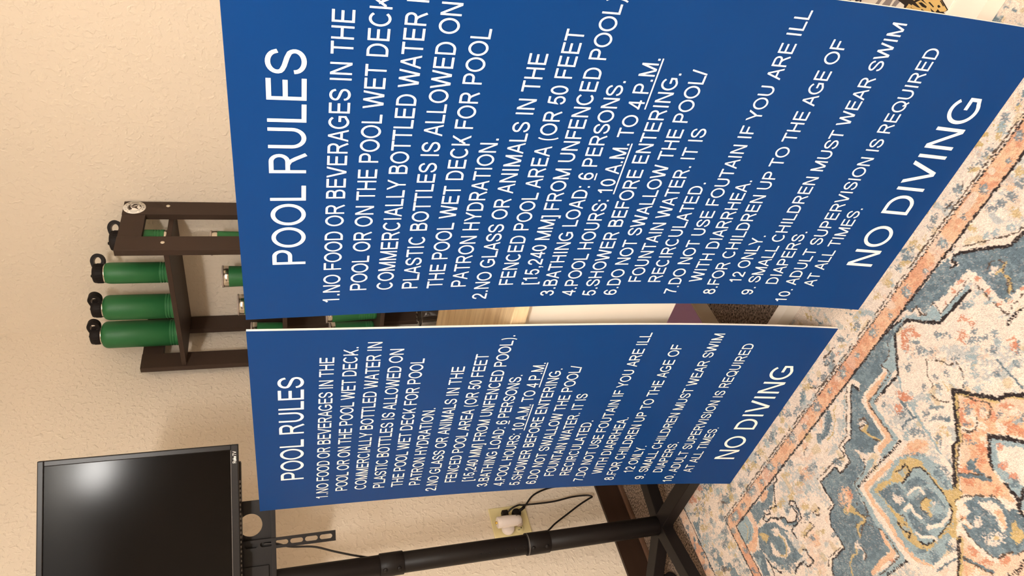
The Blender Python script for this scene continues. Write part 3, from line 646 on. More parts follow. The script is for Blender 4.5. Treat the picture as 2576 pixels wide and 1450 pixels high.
('P','s',1,[1097,-1429,1097,-1438,1073,-1462,1052,-1467,1021,-1467,1007,-1458,1020,-1443,1042,-1455,1060,-1447,1072,-1433]),
('L','y',6,[1120,-1439,1104,-1443,1092,-1460,1068,-1474,1040,-1475],0),
('B','y',0.5,[992,-1435,11,-8,-8,-6]),
('B','p',0.55,[1049,-1439,7,-5,-9,-8]),
('L','l',8,[1159,-1441,1130,-1463,1100,-1486,1086,-1498],8),
('B','p',0.55,[967,-1438,9,-7,-9,-8]),
('L','g',3,[974,-1443,967,-1445,948,-1451],0),
('B','l',0.8,[1648,-1474,6,-7,-5,-4]),
('B','l',0.8,[1673,-1492,5,-6,-5,-4]),
('B','y',0.8,[1626,-1437,6,-8,-5,-5]),
('B','l',0.8,[1635,-1465,6,-7,-5,-4]),
('B','l',0.8,[1519,-1523,7,-7,-5,-5]),
('B','s',0.8,[1511,-1517,7,-7,-5,-5]),
('B','l',0.8,[1547,-1522,7,-7,-5,-4]),
('B','o',0.8,[1482,-1528,7,-7,-5,-4]),
('B','o',0.8,[1496,-1535,7,-7,-5,-5]),
('B','o',0.8,[1500,-1551,7,-6,-5,-4]),
('B','o',0.8,[1470,-1547,8,-6,-5,-4]),
('B','o',0.8,[1470,-1558,7,-7,-5,-5]),
('B','o',0.8,[1394,-1463,8,-9,-6,-5]),
('B','o',0.8,[1378,-1464,8,-8,-6,-5]),
('B','o',0.8,[1395,-1480,8,-8,-6,-5]),
('B','s',0.8,[1430,-1514,7,-7,-6,-4]),
('B','s',0.8,[1441,-1527,8,-7,-5,-5]),
('B','s',0.8,[1490,-1562,7,-6,-5,-4]),
('B','s',0.8,[1517,-1590,7,-6,-5,-4]),
('B','o',0.8,[1528,-1620,6,-6,-5,-4]),
('B','s',0.8,[1494,-1582,7,-6,-5,-4]),
('B','l',0.8,[1545,-1581,6,-6,-5,-4]),
('B','l',0.8,[1551,-1548,6,-6,-5,-4]),
('B','p',0.55,[330,-1267,18,-10,-12,-10]),
('B','p',0.55,[334,-1326,17,-9,-12,-10]),
('B','p',0.55,[333,-1398,21,-11,-14,-12]),
('B','p',0.55,[338,-1445,17,-8,-11,-10]),
('B','s',0.55,[332,-1297,11,-6,-10,-8]),
('B','s',0.55,[324,-1359,10,-5,-12,-10]),
('B','s',0.7,[329,-1425,16,-8,-10,-8]),
('B','s',0.25,[408,-1430,24,-6,0,-17]),
('B','w',0.55,[408,-1430,15,-4,0,-11]),
('B','s',0.25,[488,-1496,22,-5,0,-16]),
('B','w',0.55,[488,-1496,14,-3,0,-10]),
('B','s',0.25,[446,-1296,27,-10,-4,-21]),
('B','w',0.55,[446,-1296,18,-7,-3,-15]),
('B','y',0.55,[447,-1298,9,-5,-7,-6]),
('B','l',0.75,[568,-1315,24,-16,-11,-9]),
('B','s',0.75,[574,-1346,18,-11,-12,-11]),
('B','s',0.75,[553,-1354,14,-9,-9,-8]),
('B','s',0.75,[489,-1283,7,-4,-6,-4]),
('B','y',0.75,[499,-1303,11,-6,-8,-6]),
('B','o',0.75,[431,-1255,24,-15,-12,-10]),
('B','o',0.75,[485,-1252,19,-12,-10,-8]),
('B','s',0.75,[489,-1322,6,-3,-11,-9]),
('B','y',0.75,[482,-1339,8,-4,-7,-6]),
('B','s',0.75,[520,-1372,14,-8,-11,-9]),
('B','s',0.75,[395,-1322,9,-4,-9,-8]),
('B','y',0.75,[410,-1344,12,-7,-9,-8]),
('B','y',0.75,[438,-1354,16,-9,-7,-7]),
('B','s',0.75,[502,-1408,18,-10,-13,-11]),
('B','l',0.75,[472,-1407,23,-13,-9,-8]),
('B','s',0.75,[482,-1430,22,-12,-11,-10]),
('B','s',0.75,[536,-1394,7,-4,-9,-8]),
('B','l',0.75,[394,-1375,20,-11,-17,-15]),
('B','s',0.75,[467,-1352,7,-4,-11,-9]),
('B','s',0.75,[634,-1346,20,-13,-12,-11]),
('B','w',0.75,[646,-1346,13,-8,-7,-6]),
('B','y',0.75,[609,-1362,9,-6,-9,-8]),
('B','s',0.75,[674,-1361,16,-10,-9,-7]),
('B','s',0.75,[730,-1356,6,-4,-10,-9]),
('B','w',0.75,[711,-1348,13,-9,-10,-9]),
('B','y',0.75,[764,-1355,11,-8,-9,-7]),
('B','y',0.75,[513,-1455,11,-6,-7,-6]),
('B','s',0.75,[507,-1529,20,-10,-9,-7]),
('B','g',0.75,[425,-1479,23,-11,-7,-6]),
('B','y',0.75,[387,-1475,24,-11,-6,-4]),
('B','s',0.75,[387,-1281,25,-14,-4,-3]),
('B','g',0.75,[556,-1346,22,-13,-3,-3]),
('B','s',0.7,[1247,-1354,11,-11,-4,-4]),
('B','s',0.7,[1196,-1356,10,-8,-8,-7]),
('B','s',0.7,[1175,-1354,9,-9,-9,-7]),
('B','s',0.7,[1174,-1375,9,-9,-8,-7]),
('B','s',0.7,[1139,-1368,10,-8,-9,-7]),
('B','s',0.7,[1101,-1366,12,-10,-3,-2]),
('B','s',0.7,[1097,-1347,8,-7,-6,-5]),
('B','y',0.7,[1080,-1351,13,-11,-7,-6]),
('B','s',0.7,[1057,-1352,7,-6,-7,-7]),
('B','l',0.7,[1053,-1364,4,-3,-14,-11]),
('B','s',0.7,[1019,-1370,14,-11,-6,-5]),
('B','s',0.7,[1001,-1371,9,-7,-8,-6]),
('B','s',0.7,[973,-1352,12,-9,-9,-8]),
('B','y',0.7,[952,-1354,13,-9,-6,-5]),
('B','y',0.7,[926,-1364,12,-10,-7,-6]),
('B','s',0.7,[893,-1351,14,-9,-9,-8]),
('B','s',0.7,[876,-1353,13,-10,-7,-6]),
('B','l',0.7,[848,-1351,14,-10,-10,-9]),
('B','y',0.7,[815,-1349,14,-10,-8,-7]),
('B','l',0.7,[1224,-1368,11,-10,-4,-4]),
('B','y',0.7,[1234,-1360,9,-8,-5,-3]),
('B','s',0.7,[790,-1344,8,-6,-7,-6]),
('B','o',0.7,[1210,-1363,4,-4,-2,-3]),
('L','g',3,[1187,-1380,1161,-1380,1122,-1379,1101,-1373,1087,-1359],0),
('L','g',3,[1216,-1348,1171,-1343,1164,-1357,1192,-1369],0),
('B','s',0.85,[1573,-1364,9,-11,-6,-5]),
('B','y',0.85,[1550,-1369,6,-7,-6,-5]),
('B','s',0.85,[1520,-1360,6,-7,-6,-5]),
('B','y',0.85,[1529,-1373,7,-8,-5,-4]),
('B','s',0.85,[1497,-1365,7,-9,-6,-5]),
('B','y',0.85,[1483,-1367,7,-7,-5,-4]),
('B','s',0.85,[1464,-1362,7,-8,-5,-5]),
('B','y',0.85,[1429,-1366,8,-9,-6,-5]),
('B','y',0.85,[1387,-1360,6,-7,-8,-7]),
('B','l',0.85,[1431,-1375,5,-6,-4,-3]),
('B','y',0.85,[1315,-1349,4,-5,-7,-6]),
('B','y',0.85,[1331,-1347,4,-5,-5,-4]),
('B','l',0.85,[1342,-1364,10,-10,-5,-5]),
('B','s',0.85,[1300,-1365,7,-6,-8,-7]),
('B','y',0.85,[1531,-1358,7,-9,-5,-4]),
('B','s',0.6,[1808,-1358,5,-9,-10,-9]),
('B','l',0.6,[1791,-1365,4,-8,-8,-7]),
('B','s',0.6,[1752,-1372,5,-7,-6,-5]),
('B','s',0.6,[1740,-1374,4,-5,-4,-4]),
('B','s',0.6,[1721,-1370,8,-12,-3,-3]),
('B','s',0.6,[1706,-1362,4,-5,-3,-3]),
('B','y',0.6,[1710,-1372,9,-14,-3,-2]),
('B','y',0.6,[1741,-1380,4,-7,-3,-2]),
('B','y',0.6,[1777,-1369,3,-5,-6,-6]),
('B','s',0.6,[1663,-1367,6,-8,-9,-8]),
('B','s',0.6,[1630,-1372,7,-10,-8,-7]),
('B','s',0.6,[1592,-1361,7,-8,-6,-5]),
('B','y',0.6,[1832,-1367,2,-5,-6,-5]),
('L','g',3,[1680,-1365,1667,-1373,1646,-1376,1635,-1372,1618,-1369],0),
('B','p',0.5,[1723,-1447,6,-9,-6,-5]),
('B','s',0.5,[1737,-1455,6,-9,-6,-6]),
('B','s',0.5,[1713,-1455,7,-9,-6,-6]),
('B','s',0.5,[1692,-1449,7,-10,-7,-6]),
('B','s',0.5,[1676,-1440,8,-10,-6,-6]),
('B','y',0.5,[1752,-1441,7,-10,-6,-6]),
('B','w',0.5,[1682,-1465,7,-9,-6,-6]),
('B','y',0.5,[1696,-1482,7,-9,-6,-5])]

# ------------------------------------------------------------------ desk behind the signs
desk = thing('desk', 'white desk with a light oak top seen in the gap between the two blue signs', 'desk', (1.5, -1.0, 0))
MB().bbox(.72, 2.38, -1.255, -.745, .733, .765, .002).build('tabletop', M['wood'], desk)
MB().bbox(1.0, 2.34, -1.238, -1.22, .388, .733, .001).build('front_panel', M['white'], desk)
MB().add([(.74, -1.200, .0135), (2.36, -1.238, .0135), (2.36, -1.205, .0135), (.74, -1.177, .0135), (.74, -1.200, .051), (2.36, -1.238, .051), (2.36, -1.205, .051), (.74, -1.177, .051)],
         [(0, 3, 2, 1), (4, 5, 6, 7), (0, 1, 5, 4), (1, 2, 6, 5), (2, 3, 7, 6), (3, 0, 4, 7)]).build('floor_rail', M['white'], desk)
MB().bbox(.74, .76, -1.177, -.76, .0135, .733, .001).build('side_panel', M['white'], desk)
MB().bbox(2.34, 2.36, -1.24, -.76, .0135, .733, .001).build('side_panel', M['white'], desk)
MB().bbox(.76, 2.34, -.775, -.76, .55, .733, .001).build('back_panel', M['white'], desk)
MB().bbox(1.40, 2.34, -1.2, -.78, .0135, .046, .001).build('bottom_shelf', M['white'], desk)
MB().bbox(1.38, 1.40, -1.2, -.78, .0135, .388, .001).build('divider', M['white'], desk)

cart = thing('drawer_unit', 'small lilac drawer unit on a shade-tinted plinth under the desk, in the gap between signs', 'drawer unit', (.85, -.95, 0))
MB().bbox(.77, .930, -1.115, -.80, 0, .052, .002).build('plinth', M['beige'], cart)
MB().bbox(.77, .928, -1.112, -.80, .052, .46, .003).build('body', M['purple'], cart)
MB().bbox(.92, .933, -1.112, -.80, .170, .190, .002).build('runner', M['greyst'], cart)
MB().box(.92, .9315, -1.112, -.80, .214, .219).build('slot', M['hole'], cart)

# printed board lying on the desk's bottom shelf
bd = thing('printed_board', 'white printed board with gold and black lettering art lying under the desk, top right corner', 'board', (1.85, -1.1, .047))
MB().bbox(1.45, 2.28, -1.165, -.80, .0465, .0505, .001).build('sheet', M['white'], bd)

# ------------------------------------------------------------------ pool rules signs
LINES = [("POOL RULES", .1273, 1.1635, .493, .0491), ("1.NO FOOD OR BEVERAGES IN THE", .0349, 1.108, .5478, .0273),
 ("POOL OR ON THE POOL WET DECK.", .0618, 1.0643, .5754, .0273), ("COMMERCIALLY BOTTLED WATER IN", .0604, 1.0204, .5884, .0273),
 ("PLASTIC BOTTLES IS ALLOWED ON", .0610, .9770, .5667, .0273), ("THE POOL WET DECK FOR POOL", .0591, .9335, .5358, .0273),
 ("PATRON HYDRATION.", .0605, .8907, .3693, .0271), ("2.NO GLASS OR ANIMALS IN THE", .0267, .8470, .5064, .0271),
 ("FENCED POOL AREA (OR 50 FEET", .0610, .8026, .5439, .0271), ("[15,240 MM] FROM UNFENCED POOL).", .0600, .7590, .5983, .0271),
 ("3.BATHING LOAD: 6 PERSONS.", .0290, .7165, .4722, .0268), ("4.POOL HOURS: 10 A.M. TO 4 P.M.", .0270, .6732, .5101, .0268),
 ("5.SHOWER BEFORE ENTERING.", .0265, .6303, .4895, .0270), ("6.DO NOT SWALLOW THE POOL/", .0270, .5867, .4977, .0270),
 ("FOUNTAIN WATER. IT IS", .0615, .5450, .399, .0268), ("RECIRCULATED.", .0605, .5028, .2949, .0268),
 ("7.DO NOT USE FOUTAIN IF YOU ARE ILL", .0290, .4573, .6009, .0265), ("WITH DIARRHEA.", .0614, .4142, .3031, .0268),
 ("8.FOR CHILDREN UP TO THE AGE OF", .0280, .3705, .5631, .0268), ("12 ONLY.", .0620, .3257, .1817, .0268),
 ("9. SMALL CHILDREN MUST WEAR SWIM", .0285, .2839, .5988, .0262), ("DIAPERS.", .0600, .2413, .1957, .0262),
 ("10. ADULT SUPERVISION IS REQUIRED", .0120, .1964, .5678, .0266), ("AT ALL TIMES.", .0580, .1543, .2577, .0258),
 ("NO DIVING", .1202, .0540, .4964, .0575)]
UNDER = {10: [(16, 17)], 11: [(14, 21), (25, 31)]}
def sign(x0, W, H, yl, yr, label):
    def Y(a, z):
        u = a/W
        return np.polyval(yl, z)*(1-u)+np.polyval(yr, z)*u
    root = thing('pool_rules_sign', label, 'sign', (x0+W/2, Y(W/2, 0), 0.013), 'pool rules signs leaning on the desk')
    th = .005; na, nz = 10, 48
    z0 = .0135
    mb = MB(); vs = []
    for off in (0, th):
        for j in range(nz+1):
            for i in range(na+1):
                a = W*i/na; z = z0 + (H-z0)*j/nz; vs.append((x0+a, Y(a, z)+off, z))
    N = (na+1)*(nz+1); fr = []; bk = []
    for j in range(nz):
        for i in range(na):
            q = j*(na+1)+i; fr.append((q, q+1, q+na+2, q+na+1)); bk.append((N+q, N+q+na+1, N+q+na+2, N+q+1))
    sd = []
    for i in range(na):
        sd.append((i, N+i, N+i+1, i+1)); q = nz*(na+1)+i; sd.append((q, q+1, N+q+1, N+q))
    for j in range(nz):
        q = j*(na+1); sd.append((q, q+na+1, N+q+na+1, N+q)); q = q+na; sd.append((q, N+q, N+q+na+1, q+na+1))
    mb.add(vs, fr, 0, True); mb.add(vs, bk+sd, 1)
    mb.build('panel', [M['blue'], M['core']], root)
    for li, (txt, a0, zb, a1, cap) in enumerate(LINES):
        polys, x_a, x_b, pos = layout(txt)
        sx = (a1-a0)/(x_b-x_a); m_ = MB()
        for (i0, i1) in UNDER.get(li, []):
            polys.append([(pos[i0]+.05, -.20), (pos[i1]-.1, -.20), (pos[i1]-.1, -.11), (pos[i0]+.05, -.11)])
        for q in polys:
            vs = []
            for p in q:
                a = a0+(p[0]-x_a)*sx; z = zb+p[1]*cap; vs.append((x0+a, float(Y(a, z))-.0007, z))
            ar = sum(q[i][0]*q[(i+1) % len(q)][1]-q[(i+1) % len(q)][0]*q[i][1] for i in range(len(q)))
            if ar < 0: vs = vs[::-1]
            m_.add(vs, [tuple(range(len(vs)))])
        m_.build('text_line', M['letter'], root)
    return root
sign(.6346, .6245, 1.262, [0.01804, -0.08266, 0.14408, -1.33446], [0.03177, -0.09395, 0.12322, -1.33211],
     'smaller, left blue pool rules sign with white lettering, its whole face in view')
pr = np.polyfit([0, .1, .2, .3, .46, .6, .82, 1.11, 1.26], [-1.344, -1.334, -1.328, -1.320, -1.312, -1.317, -1.327, -1.344, -1.350], 3)
sign(1.3313, .6195, 1.258, [0.04427, -0.15193, 0.15312, -1.34603], pr,
     'larger, right blue pool rules sign, nearest, its upper right corner cut off by the frame')

# ------------------------------------------------------------------ rug (pattern drawn thread by thread as pile colour)
RX0, RX1, RY0, RY1 = .314, 2.30, -2.02, -1.167
def vnoise(P, s, seed):
    r = np.random.RandomState(seed).rand(256, 256)
    q = P*s; i = np.floor(q).astype(int); f = q-i; f = f*f*(3-2*f)
    a = r[i[:, 0] % 256, i[:, 1] % 256]; b = r[(i[:, 0]+1) % 256, i[:, 1] % 256]; c = r[i[:, 0] % 256, (i[:, 1]+1) % 256]; d = r[(i[:, 0]+1) % 256, (i[:, 1]+1) % 256]
    return (a*(1-f[:, 0])+b*f[:, 0])*(1-f[:, 1])+(c*(1-f[:, 0])+d*f[:, 0])*f[:, 1]
PAL = {'c': (236, 218, 202), 'w': (240, 221, 205), 'p': (231, 185, 150), 'o': (206, 132, 98), 's': (96, 115, 126), 'l': (152, 172, 178), 'y': (200, 172, 116), 'k': (34, 20, 20), 'g': (84, 68, 56)}
PAL = {k: np.array([lin(x) for x in v]) for k, v in PAL.items()}
def rug_colours(P):
    n = len(P); C = np.tile(PAL['c'], (n, 1))
    J = np.stack([vnoise(P, 170, 1)-.5+(vnoise(P, 420, 2)-.5)*.8, vnoise(P, 170, 3)-.5+(vnoise(P, 420, 4)-.5)*.8], 1)
    F9 = np.stack([vnoise(P, 900, 41)-.5, vnoise(P, 900, 42)-.5], 1)
    Q = P+J*.0050+F9*.0035; Ql = P+J*.0034+F9*.0012
    nb = vnoise(P, 120, 5)*.6+vnoise(P, 300, 6)*.4
    soft = vnoise(P, 26, 7)
    # faint flecks all over the cream ground
    fl = (vnoise(P, 60, 8)*.7+nb*.3 > .70); C[fl] = C[fl]*.4+PAL['l']*.6
    fl = (vnoise(P, 16, 61)*.55+vnoise(P, 260, 62)*.45 > .66); C[fl] = C[fl]*.45+PAL['l']*.55
    fl = (vnoise(P, 45, 9) > .84); C[fl] = C[fl]*.5+PAL['y']*.5
    fl = (vnoise(P, 30, 19)*.6+nb*.4 > .72); C[fl] = C[fl]*.6+PAL['p']*.4
    yo, yi, xo, xi = -1.387, -1.426, .533, .567
    # outer border zone scroll blotches
    bz = ((Q[:, 1] > yo+.02) | (Q[:, 0] < xo-.02)) & (Q[:, 0] > .37)
    f1 = bz & (vnoise(P, 22, 10)*.65+nb*.35 > .70); C[f1] = PAL['s']*.7+PAL['l']*.3
    f1 = bz & (vnoise(P, 24, 11)*.65+nb*.35 > .75); C[f1] = PAL['y']
    # peach guard band
    band = ((Q[:, 1] < yo) & (Q[:, 1] > yi) & (Q[:, 0] > xo)) | ((Q[:, 0] > xo) & (Q[:, 0] < xi) & (Q[:, 1] < yo))
    C[band] = PAL['p']; f1 = band & (nb > .60); C[f1] = PAL['p']*.6+PAL['o']*.4; f1 = band & (vnoise(P, 40, 51) > .68); C[f1] = C[f1]*.45+PAL['c']*.55; f1 = band & (vnoise(P, 20, 52)*.6+nb*.4 > .56); C[f1] = C[f1]*.55+PAL['o']*.45
    eb = (Q[:, 0] < .362); C[eb] = PAL['c']*.5+PAL['p']*.5
    f1 = eb & (vnoise(P, 40, 12) > .5); C[f1] = PAL['p']*.5+PAL['o']*.5; f1 = eb & (vnoise(P, 50, 13) > .68); C[f1] = PAL['s']
    for S in RUG:
        d = np.array(S[3], float)/1000.0
        if S[0] == 'P':
            V = d.reshape(-1, 2); lo = V.min(0)-.01; hi = V.max(0)+.01
            ix = np.where((Q[:, 0] > lo[0]) & (Q[:, 0] < hi[0]) & (Q[:, 1] > lo[1]) & (Q[:, 1] < hi[1]))[0]
            if not len(ix): continue
            q = Q[ix]; ins = np.zeros(len(ix), bool)
            for a, b in zip(V, np.roll(V, -1, 0)):
                c_ = (a[1] > q[:, 1]) != (b[1] > q[:, 1])
                with np.errstate(divide='ignore', invalid='ignore'):
                    xx = (b[0]-a[0])*(q[:, 1]-a[1])/(b[1]-a[1])+a[0]
                ins ^= c_ & (q[:, 0] < xx)
            sel = ix[ins]; sel = sel[Q[sel, 1] < yi+.0005] if S[1] != 'x' else sel
            C[sel] = PAL[S[1]]
            if S[1] in 'sl':
                m2 = sel[(nb[sel] > .55)]; C[m2] = C[m2]*.66+PAL['l']*.34; m2 = sel[(vnoise(P[sel], 340, 63) < .22)]; C[m2] = C[m2]*.8
                m2 = sel[(soft[sel] > .6)]; C[m2] = C[m2]*.85+PAL['l']*.15
            if S[1] == 'p':
                m2 = sel[(nb[sel] > .62)]; C[m2] = C[m2]*.6+PAL['o']*.4
                m2 = sel[(soft[sel] > .62)]; C[m2] = C[m2]*.6+PAL['c']*.4
        elif S[0] == 'L':
            V = d.reshape(-1, 2); h = S[2]/4.83*.00125*(1.5 if S[1] == 'k' else 1.3 if S[1] == 'g' else 1); lo = V.min(0)-h-.01; hi = V.max(0)+h+.01
            ix = np.where((Ql[:, 0] > lo[0]) & (Ql[:, 0] < hi[0]) & (Ql[:, 1] > lo[1]) & (Ql[:, 1] < hi[1]))[0]
            if not len(ix): continue
            q = Ql[ix]; best = np.full(len(ix), 9.0); al_ = np.zeros(len(ix)); acc = 0
            for a, b in zip(V[:-1], V[1:]):
                ab = b-a; L2 = ab.dot(ab)+1e-12; tt = np.clip(((q-a) @ ab)/L2, 0, 1)
                dd = np.linalg.norm(q-(a+tt[:, None]*ab), axis=1); bt = dd < best
                best[bt] = dd[bt]; al_[bt] = acc+tt[bt]*math.sqrt(L2); acc += math.sqrt(L2)
            ok = best < max(h, .0015)
            if S[4]: ok &= ((al_*1000/(S[4]*1.1)) % 1) < .62
            if S[1] == 'g': ok &= (nb[ix] < .66)
            sel = ix[ok]; C[sel] = PAL[S[1]]
        else:
            cx, cy, ux, uy, vx, vy = d
            R_ = max(math.hypot(ux, uy), math.hypot(vx, vy))*1.5
            ix = np.where((abs(Q[:, 0]-cx) < R_) & (abs(Q[:, 1]-cy) < R_))[0]
            if not len(ix): continue
            q = Q[ix]-np.array([cx, cy]); det = ux*vy-uy*vx
            aa = (q[:, 0]*vy-q[:, 1]*vx)/det; bb = (ux*q[:, 1]-uy*q[:, 0])/det
            rr = np.sqrt(aa*aa+bb*bb)+S[2]*(vnoise(P[ix], 75, 21)*.6+nb[ix]*.4-.5)*2.0
            grain = vnoise(P[ix], 380, 43)*.6+vnoise(P[ix], 800, 44)*.4
            dens = np.clip((1.15-rr)*1.5, 0, 1)*(.95-.35*S[2])
            sel = ix[(rr < 1.15) & (grain < .26+dens*.62)]; C[sel] = C[sel]*.15+PAL[S[1]]*.85
            if S[1] == 's': m2 = sel[nb[sel] > .55]; C[m2] = C[m2]*.6+PAL['l']*.4
    # dark guard lines
    q = Ql
    def hl(y, x0, h, dash=None):
        o_ = (abs(q[:, 1]-y) < h) & (q[:, 0] > x0)
        if dash: o_ &= (((q[:, 0]+q[:, 1]*.8)*1000/dash) % 1) < .6
        C[o_] = PAL['k']
    def vl(x, y0, h):
        C[(abs(q[:, 0]-x) < h) & (q[:, 1] < y0)] = PAL['k']
    hl(yi, xi, .0025); vl(xi, yi, .0022); vl(xo, yo, .0023)
    hl(yo-.0015, xo, .0022, 5); m2 = (abs(q[:, 1]-(yo+.0055)) < .0019) & (q[:, 0] > xo) & (nb < .60); C[m2] = PAL['g']
    vl(.362, -1.2, .0018)
    C[(P[:, 0] < .3175) | (P[:, 1] > RY1-.003)] = PAL['k']*1.3
    m2 = (vnoise(P, 700, 16) > .80) & (vnoise(P, 30, 17) > .3); C[m2] = C[m2]*.7+PAL['w']*.3
    C *= (0.80+0.36*vnoise(P, 640, 14))[:, None]*(0.95+0.1*vnoise(P, 90, 15))[:, None]
    return C
def build_rug():
    st = .0021
    nx = int((RX1-RX0)/st); ny = int((RY1-RY0)/st)
    xs = np.linspace(RX0, RX1, nx+1); ys = np.linspace(RY1, RY0, ny+1)
    X, Yg = np.meshgrid(xs, ys); P = np.stack([X.ravel(), Yg.ravel()], 1)
    C = rug_colours(P)
    Z = .0105+vnoise(P, 420, 31)*.0018+vnoise(P, 60, 32)*.0008
    V = np.column_stack([P, Z])
    idx = np.arange((nx+1)*(ny+1)).reshape(ny+1, nx+1)
    F = np.stack([idx[:-1, :-1], idx[1:, :-1], idx[1:, 1:], idx[:-1, 1:]], -1).reshape(-1, 4)
    # coarse remainder out of frame: towards the near side and the far right, mirrored pattern
    XE, YE = 2.75, -3.2
    def grid(x0, x1, y0, y1, st_):
        a = max(2, int((x1-x0)/st_)); b = max(2, int((y1-y0)/st_))
        gx, gy = np.meshgrid(np.linspace(x0, x1, a+1), np.linspace(y1, y0, b+1)); PP = np.stack([gx.ravel(), gy.ravel()], 1)
        ii = np.arange((a+1)*(b+1)).reshape(b+1, a+1)
        FF = np.stack([ii[:-1, :-1], ii[1:, :-1], ii[1:, 1:], ii[:-1, 1:]], -1).reshape(-1, 4)
        return PP, FF
    for (x0, x1, y0, y1) in ((RX0, XE, YE, RY0), (RX1, XE, RY0, RY1)):
        PP, FF = grid(x0, x1, y0, y1, .008)
        MP = PP.copy(); MP[:, 1] = np.where(MP[:, 1] < RY0, 2*RY0-MP[:, 1], MP[:, 1]); MP[:, 0] = np.where(MP[:, 0] > 1.9, 3.8-MP[:, 0], MP[:, 0])
        MP[:, 0] = np.clip(MP[:, 0], RX0+.01, 9); MP[:, 1] = np.clip(MP[:, 1], RY0, RY1-.01)
        CC = rug_colours(MP); F = np.vstack([F, FF+len(V)]); V = np.vstack([V, np.column_stack([PP, np.full(len(PP), .0115)])]); C = np.vstack([C, CC])
    # edge skirts
    for (a, b) in (((RX0, YE), (RX0, RY1)), ((RX0, RY1), (XE, RY1)), ((XE, RY1), (XE, YE)), ((XE, YE), (RX0, YE))):
        o_ = len(V); V = np.vstack([V, [[a[0], a[1], .0], [b[0], b[1], .0], [b[0], b[1], .0115], [a[0], a[1], .0115]]])
        C = np.vstack([C, np.tile(PAL['g'], (4, 1))]); F = np.vstack([F, [[o_, o_+1, o_+2, o_+3]]])
    me = bpy.data.meshes.new('rug'); nv = len(V); nf = len(F)
    me.vertices.add(nv); me.vertices.foreach_set('co', V.astype(np.float32).ravel())
    me.loops.add(nf*4); me.loops.foreach_set('vertex_index', F.astype(np.int32).ravel())
    me.polygons.add(nf); me.polygons.foreach_set('loop_start', np.arange(0, nf*4, 4, dtype=np.int32))
    me.update(calc_edges=True)
    at = me.color_attributes.new('pile', 'FLOAT_COLOR', 'POINT')
    at.data.foreach_set('color', np.column_stack([C, np.ones(nv)]).astype(np.float32).ravel())
    m = bpy.data.materials.new('rug_pile'); m.use_nodes = True; nt = m.node_tree; b = nt.nodes['Principled BSDF']
    b.inputs['Roughness'].default_value = .85; b.inputs['Specular IOR Level'].default_value = .2; b.inputs['Sheen Weight'].default_value = .15
    an = nt.nodes.new('ShaderNodeAttribute'); an.attribute_name = 'pile'
    tc = nt.nodes.new('ShaderNodeTexCoord'); n1 = nt.nodes.new('ShaderNodeTexNoise'); n1.inputs['Scale'].default_value = 650; n1.inputs['Detail'].default_value = 2
    mx = nt.nodes.new('ShaderNodeMix'); mx.data_type = 'RGBA'; mx.blend_type = 'MULTIPLY'; mx.inputs[0].default_value = 1
    rp = nt.nodes.new('ShaderNodeValToRGB'); rp.color_ramp.elements[0].position = .25; rp.color_ramp.elements[0].color = (.66, .64, .62, 1); rp.color_ramp.elements[1].position = .6; rp.color_ramp.elements[1].color = (1.0, 1.0, 1.0, 1)
    nt.links.new(tc.outputs['Object'], n1.inputs['Vector']); nt.links.new(n1.outputs[0], rp.inputs[0])
    nt.links.new(an.outputs['Color'], mx.inputs[6]); nt.links.new(rp.outputs[0], mx.inputs[7]); nt.links.new(mx.outputs[2], b.inputs['Base Color'])
    bp = nt.nodes.new('ShaderNodeBump'); bp.inputs['Strength'].default_value = .7; bp.inputs['Distance'].default_value = .003
    nt.links.new(n1.outputs[0], bp.inputs['Height']); nt.links.new(bp.outputs[0], b.inputs['Normal'])
    me.materials.append(m)
    o = bpy.data.objects.new('rug', me); COL.objects.link(o)
    o['label'] = 'cream patterned rug with slate blue medallion, peach border band and dark outlines, under the signs'; o['category'] = 'rug'
build_rug()

# ------------------------------------------------------------------ shelf unit in the corner
su = thing('shelf_unit', 'dark brown open shelving unit in the corner holding green bottles', 'shelf', (.33, -.15, 0))
XL, XR = .040, .622
for xa, xb in ((XL, XL+.022), (XR-.022, XR)):
    for ya, yb in ((-.268, -.196), (-.078, -.006)):
        MB().bbox(xa, xb, ya, yb, 0, 1.700, .0015).build('post', M['shelf'], su)
    MB().bbox(xa+.001, xb-.001, -.196, -.078, 1.628, 1.699, .0015).build('top_rail', M['shelf'], su)
    MB().bbox(xa+.001, xb-.001, -.196, -.078, .10, .17, .0015).build('bottom_rail', M['shelf'], su)
SH = (1.560, 1.200, .843, .483, .123)
for z in SH:
    MB().bbox(XL+.022, XR-.022, -.262, -.010, z-.016, z, .0012).build('shelf_board', M['shelf'], su)
for z in SH[:4]:
    for y in (-.228, -.030):
        MB().lathe([(0, .0018), (.0035, .0016), (.0062, .0006), (.0065, 0)], 20, TR((XR, y, z+.003), ry=math.pi/2)).build('screw_cover', M['screw'], su)
# round sticker on the upper corner of the right side frame
SY, SZ, SR = -.0405, 1.6655, .0345
stk = MB().lathe([(0, .0006), (SR, .0006), (SR, 0)], 48, TR((XR, SY, SZ), ry=math.pi/2)).build('sticker', M['stick'], su)
ink = MB()
def sp(u, v): return (XR+.0010, SY+u*SR, SZ+v*SR)          # u to the viewer's right (+Y), v up
def ipoly(pts):
    ar = sum(pts[i][0]*pts[(i+1) % len(pts)][1]-pts[(i+1) % len(pts)][0]*pts[i][1] for i in range(len(pts)))
    if ar < 0: pts = pts[::-1]
    ink.add([sp(*p) for p in pts], [tuple(range(len(pts)))])
for q in ribbon(arc(0, 0, .60, .60, 0, 360, 48)[:-1], True, .022): ipoly([tuple(p) for p in q])
for a0, a1 in ((158, 202), (-22, 22)):
    for q in ribbon(arc(0, 0, .80, .80, a0, a1, 10), False, .022): ipoly([tuple(p) for p in q])
